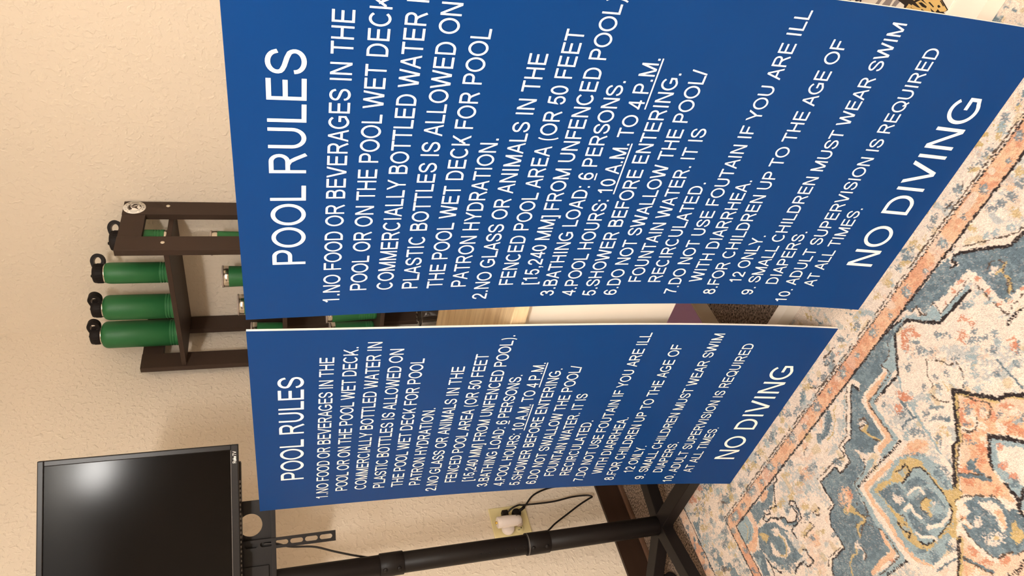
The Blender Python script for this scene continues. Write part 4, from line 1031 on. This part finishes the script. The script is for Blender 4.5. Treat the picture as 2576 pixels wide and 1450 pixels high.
def ring_text(txt, a_start, a_end, r, top):
    n = len(txt)
    for i, ch in enumerate(txt):
        a = math.radians(a_start+(a_end-a_start)*i/(n-1)); adv, polys = G(ch); h = .17
        cx, cy = r*math.cos(a), r*math.sin(a); rot = a-math.pi/2 if top else a+math.pi/2
        for q in polys:
            pts = []
            for p in q:
                x = (p[0]-adv/2)*h; y = (p[1]-.5)*h; pts.append((cx+x*math.cos(rot)-y*math.sin(rot), cy+x*math.sin(rot)+y*math.cos(rot)))
            ipoly(pts)
ring_text('POLAR', 140, 40, .80, True); ring_text('CAMEL', 222, 318, .80, False)
# emblem: dark crescent with a bear's back and a dune
ipoly([(-.42, .38), (-.25, .50), (0, .56), (.3, .48), (.42, .36), (.2, .38), (0, .33), (-.2, .2), (-.35, .22)])
ipoly([(.10, .30), (.22, .34), (.34, .18), (.50, .12), (.53, -.1), (.44, -.34), (.34, -.1), (.24, .06), (.14, .12)])
ipoly([(-.06, .22), (.06, .22), (.12, 0), (.22, -.16), (.40, -.36), (.2, -.26), (.02, -.2), (-.12, -.3), (-.36, -.40), (-.2, -.18), (-.08, -.02)])
ipoly([(.2, -.42), (.32, -.40), (.30, -.50), (.16, -.56), (.05, -.52)])
io = ink.build('emblem_and_lettering', M['stickink'], stk)

# ------------------------------------------------------------------ water bottles on the top shelf
def bottle(name_loc, r, hb_, ang, label, grp='green water bottles on the top shelf'):
    x, y, z = name_loc
    t = thing('water_bottle', label, 'bottle', (x, y, z), grp)
    T = TR((x, y, z))
    g = .0020
    prof = [(r*.90, .0075), (r*.985, .009), (r, .013)]
    for k in range(3):
        zc = .022+k*.0085; prof += [(r, zc-.0022), (r-g, zc-.0012), (r-g, zc+.0012), (r, zc+.0022)]
    rn = .0325
    zs = hb_-.026
    for i in range(9):
        a = i/8*math.pi/2; prof.append((rn+(r-rn)*math.cos(a), zs+.021*math.sin(a)))
    prof.append((rn, hb_-.004)); 
    MB().lathe(prof, 56, T).build('body', M['green'], t)
    MB().lathe([(r*.86, 0), (r*.93, .001), (r*.93, .0078)], 48, T).build('base_ring', M['steel'], t)
    MB().lathe([(rn-.001, hb_-.005), (rn+.0004, hb_-.004), (rn+.0004, hb_-.0008), (rn-.002, hb_)], 48, T).build('neck_ring', M['steel'], t)
    rc = rn+.0006
    cap = MB().lathe([(rc-.002, hb_), (rc, hb_+.002), (rc, hb_+.027), (rc-.002, hb_+.031), (rc-.009, hb_+.034), (0, hb_+.034)], 48, T).build('cap', M['blackpl'], t)
    rib = MB()
    for k in range(22):
        a = 2*math.pi*k/22; rib.box(rc-.0005, rc+.0012, -.0014, .0014, hb_+.004, hb_+.021, 0, T @ Matrix.Rotation(a, 4, 'Z'))
    rib.build('grip_rib', M['blackpl'], cap)
    # spout nub on the cap
    MB().lathe([(.006, hb_+.032), (.006, hb_+.039), (.004, hb_+.042), (0, hb_+.0425)], 20, T @ TR((.010*math.cos(ang+2.6), .010*math.sin(ang+2.6), 0))).build('spout', M['blackpl'], cap)
    # loop handle: strap with a round eye beside the cap, eye axis level
    Tl = T @ Matrix.Rotation(ang, 4, 'Z')
    cx, cz = .0410, hb_+.0185; ro, ri, hd = .0260, .0140, .0110; fz = .84
    lp = MB(); n = 40; vs = []; outl = []
    for k in range(n):
        a = 2*math.pi*k/n; ca, sa = math.cos(a), math.sin(a)
        ox, oz = cx+ro*ca, cz+ro*sa*fz
        if ca < 0: ox = cx+ro*ca*1.5; oz = cz+ro*sa*fz*(.75+.25*(1+ca)) if sa > 0 else cz+ro*sa*fz
        for yy in (-hd, hd): vs.append(Tl @ Vector((ox, yy, oz)))
        for yy in (-hd, hd): vs.append(Tl @ Vector((cx+ri*ca, yy, cz+ri*sa*fz)))
    fo = []; fi = []
    for k in range(n):
        a = 4*k; b = 4*((k+1) % n)
        fo += [(a, b, b+1, a+1), (a, a+2, b+2, b), (a+1, b+1, b+3, a+3)]; fi.append((a+2, a+3, b+3, b+2))
    lp.add(vs, fo, 0, False); lp.add(vs, fi, 1, True)
    lp.build('loop_handle', [M['blackpl'], M['ringin']], cap)
    return t
R42 = math.radians(42.6)
bottle((.567, -.15, SH[0]), .0365, .138, R42, 'green water bottle on the top shelf, mostly hidden behind the front frame post')
bottle((.425, -.15, SH[0]), .0365, .212, R42, 'slim green water bottle on the top shelf, standing clear beside the frame post')
bottle((.262, -.15, SH[0]), .0450, .243, R42-.70, 'medium green water bottle on the top shelf, between the slim and the biggest one')
bottle((.125, -.15, SH[0]), .0495, .270, R42-.60, 'biggest green water bottle, last on the top shelf towards the corner of the room')

# ------------------------------------------------------------------ tumblers on the lower shelves
def tumbler(x, y, z, r0, r1, h, label, grp='green steel tumblers on the shelves', ribs=0):
    t = thing('tumbler', label, 'tumbler', (x, y, z), grp); T = TR((x, y, z))
    f = lambda s: r0+(r1-r0)*s
    prof = [(r0*.9, 0), (r0, .004)]
    for k in range(ribs):
        zc = .014+k*.0095; rr = f(zc/h); prof += [(rr, zc-.002), (rr-.0012, zc), (rr, zc+.002)]
    prof += [(f((h-.018)/h), h-.018)]
    MB().lathe(prof, 48, T).build('body', M['green'], t)
    MB().lathe([(f(.9)-.0002, h-.018), (r1+.0002, h-.016), (r1+.0002, h-.001), (r1-.001, h), (r1-.0025, h-.001), (r1-.003, h-.02)], 48, T, cap=False).build('steel_rim', M['steel'], t)
    MB().lathe([(r1-.003, h-.006), (r1-.002, h+.0005), (r1+.0014, h+.0006), (r1+.0014, h+.0055), (r1-.004, h+.0065), (r1-.010, h+.004), (0, h+.004)], 48, T).build('clear_lid', M['cleargrey'], t)
    return t
tumbler(.555, -.15, SH[1], .034, .042, .222, 'tall green tumbler on the second shelf, crossed by the front post of the side frame')
tumbler(.400, -.15, SH[1], .033, .0385, .196, 'green tumbler with bright steel rim beside the tall one, above the right sign')
tumbler(.258, -.15, SH[1], .033, .0390, .152, 'green tumbler of which only the steel rim and lid rise above the right sign corner')
tumbler(.105, -.15, SH[1], .036, .0400, .112, 'short green tumbler seen high in the gap between the two signs')
tumbler(.203, -.15, SH[2], .034, .0420, .190, 'green tumbler with ribbed base on the third shelf, against the right sign edge', ribs=7)
tumbler(.070, -.13, SH[2], .038, .0400, .172, 'green steel can cooler on the third shelf in the gap, against the left sign edge', ribs=3)
cup = thing('clear_cup', 'clear plastic cup on a low shelf, seen just above the oak desk top', 'cup', (.17, -.15, SH[3]))
MB().lathe([(.036, 0), (.038, .002), (.046, .178), (.0475, .180), (.0455, .1805), (.044, .178), (.0360, .004), (0, .004)], 48, TR((.17, -.15, SH[3]))).build('wall', M['clear'], cup)
MB().lathe([(.0470, .176), (.0495, .177), (.0495, .182), (.047, .184), (.030, .186), (.028, .192), (.012, .192), (.011, .1925), (.0105, .186)], 48, TR((.17, -.15, SH[3])), cap=False).build('lid', M['clear'], cup)

# ------------------------------------------------------------------ television on a star-based floor stand
PX, PY = .31, -1.265
WD = Vector((.6428, .7660, 0)); ND = Vector((.7660, -.6428, 0))       # along the screen, out of the screen
def F3(s, n, z): return Vector((PX, PY, 0))+WD*s+ND*n+Vector((0, 0, z))
TF = Matrix(((WD.x, ND.x, 0, PX), (WD.y, ND.y, 0, PY), (0, 0, 1, 0), (0, 0, 0, 1)))    # local x along screen, local y outward
tv = thing('television', 'flat black television with a glossy dark screen on a black floor stand', 'television', tuple(F3(0, .07, 1.314)))
Z0, Z1, HW = 1.315, 1.756, .3715
def tvbox(name, x0, x1, y0, y1, z0, z1, m, b=.002, par=None): return MB().bbox(x0, x1, y0, y1, z0, z1, b, 0, TF).build(name, m, par or tv)
bz = MB()
bz.bbox(-HW, HW, .088, .102, Z0, Z0+.018, .002, 0, TF); bz.bbox(-HW, HW, .088, .102, Z1-.0135, Z1, .002, 0, TF)
bz.bbox(-HW, -HW+.0135, .088, .102, Z0+.017, Z1-.013, .002, 0, TF); bz.bbox(HW-.0135, HW, .088, .102, Z0+.017, Z1-.013, .002, 0, TF)
bz.build('bezel', M['bezel'], tv)
tvbox('screen', -HW+.012, HW-.012, .086, .0985, Z0+.016, Z1-.012, M['screen'], .0006)
tvbox('trim_line', -HW+.014, HW-.014, .0985, .1024, Z0+.0175, Z0+.0188, M['seam'], .0003)
tvbox('back_housing', -HW+.006, HW-.006, .072, .089, Z0+.004, Z1-.004, M['bezel'], .004)
tvbox('rear_bulge', -.30, .325, .045, .073, Z0-.004, Z0+.30, M['bezel'], .006)
vt = MB()
for k in range(36): vt.box(-.13+k*.0115, -.1245+k*.0115, .0728, .080, Z0-.0025, Z0+.004, 0, TF)
vt.build('vent_strip', M['seam'], tv)
lg = MB(); lx = .3245; hh = .0082
lower = {'o': (.62, ribbon(arc(.30, .36, .22, .30, 0, 360, 20)[:-1], True, .10)),
         'k': (.60, [[(.06, 0), (.24, 0), (.24, 1), (.06, 1)]]+dq(.20, .30, .38, .70, .2)+dq(.42, 0, .22, .42, .2)),
         'u': (.64, ribbon([(.15, .68), (.15, .28)]+arc(.31, .28, .16, .18, 180, 360, 10)+[(.47, .68)], False, .10))}
for ch in 'Roku TV':
    if ch in lower: adv, polys = lower[ch]
    else:
        adv, polys = G(ch)
    for q in polys:
        vs = [tuple(F3(lx+p[0]*hh*.78, .1024, Z0+.0055+p[1]*hh)) for p in q]
        lg.add(vs, [tuple(range(len(vs)))]); 
    lx += adv*hh*.78 if ch != ' ' else hh*.10
lg.build('logo', M['letter'], tv)

st = thing('tv_stand', 'black tubular television floor stand with a four legged base on the carpet', 'stand', (PX, PY, 0))
def pole(name, r, z0, z1): return MB().lathe([(r-.001, z0), (r, z0+.001), (r, z1-.001), (r-.001, z1)], 40, TR((PX, PY, 0))).build(name, M['stand'], st)
pole('lower_pole', .0290, .098, .470); c1 = pole('lower_collar', .0318, .463, .535)
p2 = pole('middle_pole', .0285, .470, .935); c2 = pole('upper_collar', .0318, .897, .962); pole('upper_pole', .0285, .935, 1.52)
CD = Vector((CAM.x-PX, CAM.y-PY, 0)).normalized(); aC = math.atan2(CD.y, CD.x)
def studs(par, zs, r, size, da, m, nm):
    for z in zs:
        a = aC+da; MB().lathe([(0, .0032), (size*.6, .0028), (size, .0008), (size, -.002)], 18, TR((PX+r*math.cos(a), PY+r*math.sin(a), z), rz=a, ry=math.pi/2)).build(nm, m, par)
MB().lathe([(.0322, .530), (.0322, .5325)], 40, TR((PX, PY, 0)), cap=False).build('collar_lip', M['seam'], c1)
studs(c1, (.520, .478), .0318, .0062, -.42, M['stand'], 'bolt'); studs(c2, (.950, .912), .0318, .0062, -.45, M['stand'], 'bolt')
studs(p2, [.547+.0262*k for k in range(6)], .0272, .0028, -.30, M['hole'], 'adjustment_hole')
# mount plate with round holes, flange and slotted arms
def plate():
    n = 44; hx, hz, hr = .1545, 1.293, .0290; x0, x1, z0, z1 = .0, .217, 1.234, 1.50
    vs = []; fs = []
    for sgn in (1, -1):
        for yy in (.022, .025):
            base = len(vs)
            for k in range(n):
                a = 2*math.pi*k/n+math.pi/4; c, s_ = math.cos(a), math.sin(a)
                vs.append(TF @ Vector((sgn*(hx+hr*c), yy, hz+hr*s_)))
            for k in range(n):
                a = 2*math.pi*k/n+math.pi/4; c, s_ = math.cos(a), math.sin(a)
                tx = ((x1-hx) if c > 0 else (hx-x0))/max(abs(c), 1e-6); tz = ((z1-hz) if s_ > 0 else (hz-z0))/max(abs(s_), 1e-6)
                q = min(tx, tz); vs.append(TF @ Vector((sgn*(hx+q*c), yy, hz+q*s_)))
            for k in range(n): fs.append((base+k, base+(k+1) % n, base+n+(k+1) % n, base+n+k))
        b = len(vs)-4*n
        for k in range(n): fs.append((b+k, b+(k+1) % n, b+2*n+(k+1) % n, b+2*n+k)); fs.append((b+n+k, b+n+(k+1) % n, b+3*n+(k+1) % n, b+3*n+k))
    mb = MB().add(vs, fs)
    # fill the plate corners cut by the radial fan
    for sgn in (1, -1):
        for cx_, cz_ in ((x0, z0), (x1, z0), (x0, z1), (x1, z1)):
            mb.add([TF @ Vector((sgn*cx_, .0235, cz_)), TF @ Vector((sgn*(cx_+(.03 if cx_ < .1 else -.03)), .0235, cz_)), TF @ Vector((sgn*cx_, .0235, cz_+(.03 if cz_ < 1.3 else -.03)))], [(0, 1, 2)])
    return mb.build('mount_plate', M['stand'], st)
mp = plate()
MB().bbox(-.217, .217, .024, .033, 1.231, 1.243, .001, 0, TF).build('flange', M['stand'], mp)
MB().bbox(-.05, .05, .0275, .031, 1.25, 1.52, .001, 0, TF).build('pole_clamp', M['stand'], mp)
def arm(s):
    x0, x1, z0, z1 = s-.0135, s+.0135, 1.079, 1.50; y0, y1 = .0335, .0365
    mb = MB(); slots = [(1.088+.0375*k, 1.088+.0375*k+.0325) for k in range(8)]
    hw = .0062; zc = z0
    def pr(xa, xb, za, zb): mb.box(xa, xb, y0, y1, za, zb, 0, TF)
    pr(x0, s-hw, z0, z1); pr(s+hw, x1, z0, z1); pr(s-hw, s+hw, z0, slots[0][0])
    for i, (a, b) in enumerate(slots):
        nxt = slots[i+1][0] if i+1 < len(slots) else z1
        pr(s-hw, s+hw, b, nxt)
        for end, zz, sg in ((0, a, 1), (1, b, -1)):        # rounded slot ends
            m_ = 8
            for sx in (-1, 1):
                pts = [(s+sx*hw, zz)]
                for k in range(m_+1):
                    t_ = k/m_*math.pi/2; pts.append((s+sx*hw*math.cos(t_), zz+sg*hw*(1-math.sin(t_))))
                for yy in (y0, y1): mb.add([TF @ Vector((p[0], yy, p[1])) for p in pts], [tuple(range(len(pts)))])
    mb.box(x0, x0+.002, y0-.008, y0, z0+.01, z1, 0, TF)
    return mb.build('slotted_arm', M['stand'], mp)
arm(.104); arm(-.104)
# base: hub and square-tube legs on castors
hub = MB().lathe([(.020, .050), (.021, .052), (.021, .1), (.0295, .1)], 32, TR((PX, PY, 0))).build('hub', M['stand'], st)
for ang, ln in ((0, .36), (78, .33), (207, .245), (281, .36)):
    a = math.radians(ang); T = TR((PX, PY, 0), rz=a)
    MB().bbox(.012, ln, -.022, .022, .062, .100, .0015, 0, T).build('leg', M['stand'], st)
    T2 = TR((PX+(ln-.035)*math.cos(a), PY+(ln-.035)*math.sin(a), 0), rz=a+1.2)
    cs = MB(); zoff = .0135 if PX+(ln-.035)*math.cos(a) > .33 and PY+(ln-.035)*math.sin(a) < -1.17 else .001
    for sy in (-.0135, .0035):
        wv = Matrix.Translation((0.004, sy, .0225+zoff)) @ Matrix.Rotation(-math.pi/2, 4, 'X')
        cs.lathe([(.004, 0), (.0195, 0), (.0215, .002), (.0215, .008), (.0195, .010), (.004, .010)], 28, T2 @ wv)
    cs.lathe([(.006, .044+zoff), (.006, .063)], 14, T2); cs.bbox(-.018, .016, -.004, .004, .028+zoff, .050+zoff, .003, 0, T2)
    cs.build('castor', M['blackpl'], st)

# ------------------------------------------------------------------ wall outlet, plugs and cords
ol = thing('wall_outlet', 'ivory double outlet plate low on the left wall behind the stand pole', 'outlet', (0, -1.027, .46))
MB().bbox(0, .006, -1.088, -.967, .392, .528, .0025).build('cover_plate', M['ivory'], ol)
for yc in (-1.000, -1.055):
    for zc in (.478, .434):
        rc_ = MB().lathe([(0, .0018), (.0155, .0018), (.0165, .0008), (.0165, -.001)], 28, TR((.0060, yc, zc), ry=math.pi/2)).build('receptacle', M['ivory'], ol)
        sl = MB(); sl.box(.0078, .0082, yc-.0072, yc-.0056, zc-.0005, zc+.0075); sl.box(.0078, .0082, yc+.0056, yc+.0072, zc+.001, zc+.0075)
        sl.lathe([(0, .0004), (.0022, .0004), (.0022, 0)], 12, TR((.0078, yc, zc-.006), ry=math.pi/2)); sl.build('slots', M['hole'], rc_)
def cord(name, pts, r, label): 
    o = MB().tube(smooth_path(pts, 9), r, 10).build(name, M['cord'])
    o['label'] = label; o['category'] = 'cord'; o['group'] = 'black cords on the left wall'; return o
pc = thing('power_cord', 'black cord with a small square plug, looping down behind the stand pole', 'cord', (.02, -1.002, .476), 'black cords on the left wall')
MB().bbox(.0085, .030, -1.013, -.991, .466, .488, .003).build('plug', M['blackpl'], pc)
MB().tube(smooth_path([(.024, -1.000, .468), (.034, -.992, .452), (.036, -.984, .425), (.034, -.985, .400), (.030, -.984, .296), (.028, -.974, .216), (.030, -.976, .160), (.036, -.987, .143), (.040, -.996, .160), (.036, -1.012, .200), (.032, -1.038, .252), (.030, -1.068, .310), (.030, -1.093, .349), (.05, -1.125, .42), (.09, -1.15, .5)], 9), .0032, 10).build('cable', M['cord'], pc)
pc2 = thing('power_cord', 'black cord with a round plug, arching up and away behind the left sign', 'cord', (.02, -1.000, .434), 'black cords on the left wall')
MB().lathe([(.015, 0), (.0165, .003), (.0165, .012), (.013, .018), (.006, .020), (0, .020)], 28, TR((.0085, -1.003, .434), ry=math.pi/2)).build('plug', M['blackpl'], pc2)
MB().tube([(.022, -1.001, .428), (.027, -.996, .415), (.030, -.990, .404)], .0055, 12).build('strain_relief', M['blackpl'], pc2)
MB().tube(smooth_path([(.027, -.996, .414), (.032, -.985, .398), (.036, -.952, .360), (.036, -.932, .296), (.036, -.930, .233), (.036, -.933, .171), (.036, -.93, .09), (.035, -.90, .02), (.035, -.78, .006)], 9), .0033, 10).build('cable', M['cord'], pc2)
ad = thing('plug_adapter', 'white conical plug-in adapter with a grey collar, in the outlet beside the stand pole', 'adapter', (.03, -1.05, .49))
MB().lathe([(.0215, 0), (.0225, .003), (.0225, .014), (.018, .022), (0, .022)], 32, TR((.0085, -1.055, .478), ry=math.pi/2)).build('plug_base', M['whitepl'], ad)
MB().lathe([(.010, -.040), (.016, -.036), (.0185, -.020), (.0205, .010), (.0205, .026), (.0195, .028), (.0195, .030), (.0195, .044), (.017, .046)], 36, TR((.046, -1.045, .474))).build('head', M['whitepl'], ad)
MB().lathe([(.0045, .046), (.0045, .052), (.002, .053)], 16, TR((.046, -1.045, .474))).build('brass_tip', M['gold'], ad)
MB().lathe([(.013, -.050), (.0165, -.046), (.0165, -.034), (.0135, -.032)], 28, TR((.040, -1.048, .482))).build('grey_collar', M['cleargrey'], ad)
MB().lathe([(0, .002), (.0035, .002), (.0035, 0)], 16, TR((.060, -1.038, .452), ry=math.pi/2, rz=-.4)).build('button', M['seam'], ad)
tc_ = [F3(*q) for q in ((.104, .030, 1.262), (.102, .030, 1.235), (.092, .024, 1.210), (.085, .018, 1.190), (.076, .012, 1.134), (.056, .006, 1.083), (.036, -.004, 1.03), (.016, -.034, .98), (0, -.037, .93), (-.01, -.037, .80))]
cord('video_cord', [tuple(p) for p in tc_], .0028, 'thin black cord dropping from the television mount to behind the stand pole')

# printed art on the board (flat print)
pa = MB()
def flat(pts, mi):
    ar = sum(pts[i][0]*pts[(i+1) % len(pts)][1]-pts[(i+1) % len(pts)][0]*pts[i][1] for i in range(len(pts)))
    if ar < 0: pts = pts[::-1]
    pa.add([(x, y, .0511+.00002*len(pa.f)) for x, y in pts], [tuple(range(len(pts)))], mi)
flat([(1.8244, -0.9003), (1.8265, -0.9109), (1.8307, -0.9286), (1.8395, -0.9299), (1.8626, -0.9276), (1.8481, -0.8983)], 0)
flat([(1.8435, -0.9399), (1.8347, -0.9416), (1.8399, -0.9591), (1.8484, -0.9569), (1.874, -0.958), (1.8646, -0.9375)], 0)
flat([(1.8384, -0.9488), (1.8417, -0.9476), (1.8405, -0.9507), (1.8436, -0.9507), (1.8438, -0.9529), (1.84, -0.9538), (1.8413, -0.9509), (1.8387, -0.9514)], 4)
flat([(1.8517, -0.9958), (1.8598, -0.9984), (1.8744, -1.002), (1.8775, -1.0101), (1.8651, -1.0075), (1.8547, -1.0056)], 1)
flat([(1.8563, -1.0125), (1.869, -1.0175), (1.8834, -1.0209), (1.8871, -1.0307), (1.8772, -1.0342), (1.8625, -1.0339)], 1)
flat([(1.8635, -1.0384), (1.8764, -1.0402), (1.8861, -1.0446), (1.8836, -1.0544), (1.8739, -1.0501), (1.8668, -1.0486)], 1)
flat([(1.8818, -1.0458), (1.8807, -1.0671), (1.8741, -1.0704), (1.8826, -1.1075), (1.8919, -1.1349), (1.903, -1.1683), (1.9043, -1.1594), (1.9067, -1.1617), (1.9113, -1.1655), (1.923, -1.135), (1.9363, -1.1073), (1.9116, -1.0575)], 2)
flat([(1.8762, -1.0737), (1.8866, -1.0758), (1.8866, -1.0857), (1.8822, -1.0846), (1.883, -1.0925), (1.8806, -1.0922)], 3)
flat([(1.8887, -1.0838), (1.889, -1.0994), (1.8915, -1.1093), (1.8864, -1.1114), (1.8839, -1.1015), (1.8829, -1.0864)], 3)
flat([(1.8941, -1.0888), (1.9022, -1.0975), (1.9008, -1.1247), (1.8942, -1.1357), (1.8903, -1.1246), (1.8907, -1.1076)], 3)
flat([(1.9048, -1.1), (1.9121, -1.1148), (1.9063, -1.1441), (1.8974, -1.1428), (1.8982, -1.1328), (1.9031, -1.1074)], 3)
flat([(1.9236, -1.1288), (1.915, -1.1488), (1.9105, -1.1628), (1.9063, -1.1614), (1.9022, -1.1515), (1.906, -1.134), (1.9132, -1.1138)], 3)
flat([(1.8953, -1.0719), (1.9077, -1.0757), (1.9091, -1.0914), (1.9024, -1.0901), (1.8954, -1.0841)], 3)
flat([(1.8964, -1.0953), (1.8998, -1.1024), (1.8984, -1.118), (1.8953, -1.1188), (1.8939, -1.1084)], 2)
flat([(1.9079, -1.1387), (1.9108, -1.1413), (1.9092, -1.1476), (1.9059, -1.1438)], 2)
flat([(1.9051, -1.1163), (1.9071, -1.1192), (1.9042, -1.1333), (1.9022, -1.1328)], 2)
flat([(1.9168, -1.1382), (1.9183, -1.1402), (1.9135, -1.1524), (1.9117, -1.1517)], 2)
pa.build('print', [M['navy'], M['greyp'], M['ink'], M['goldp'], M['white']], bd)
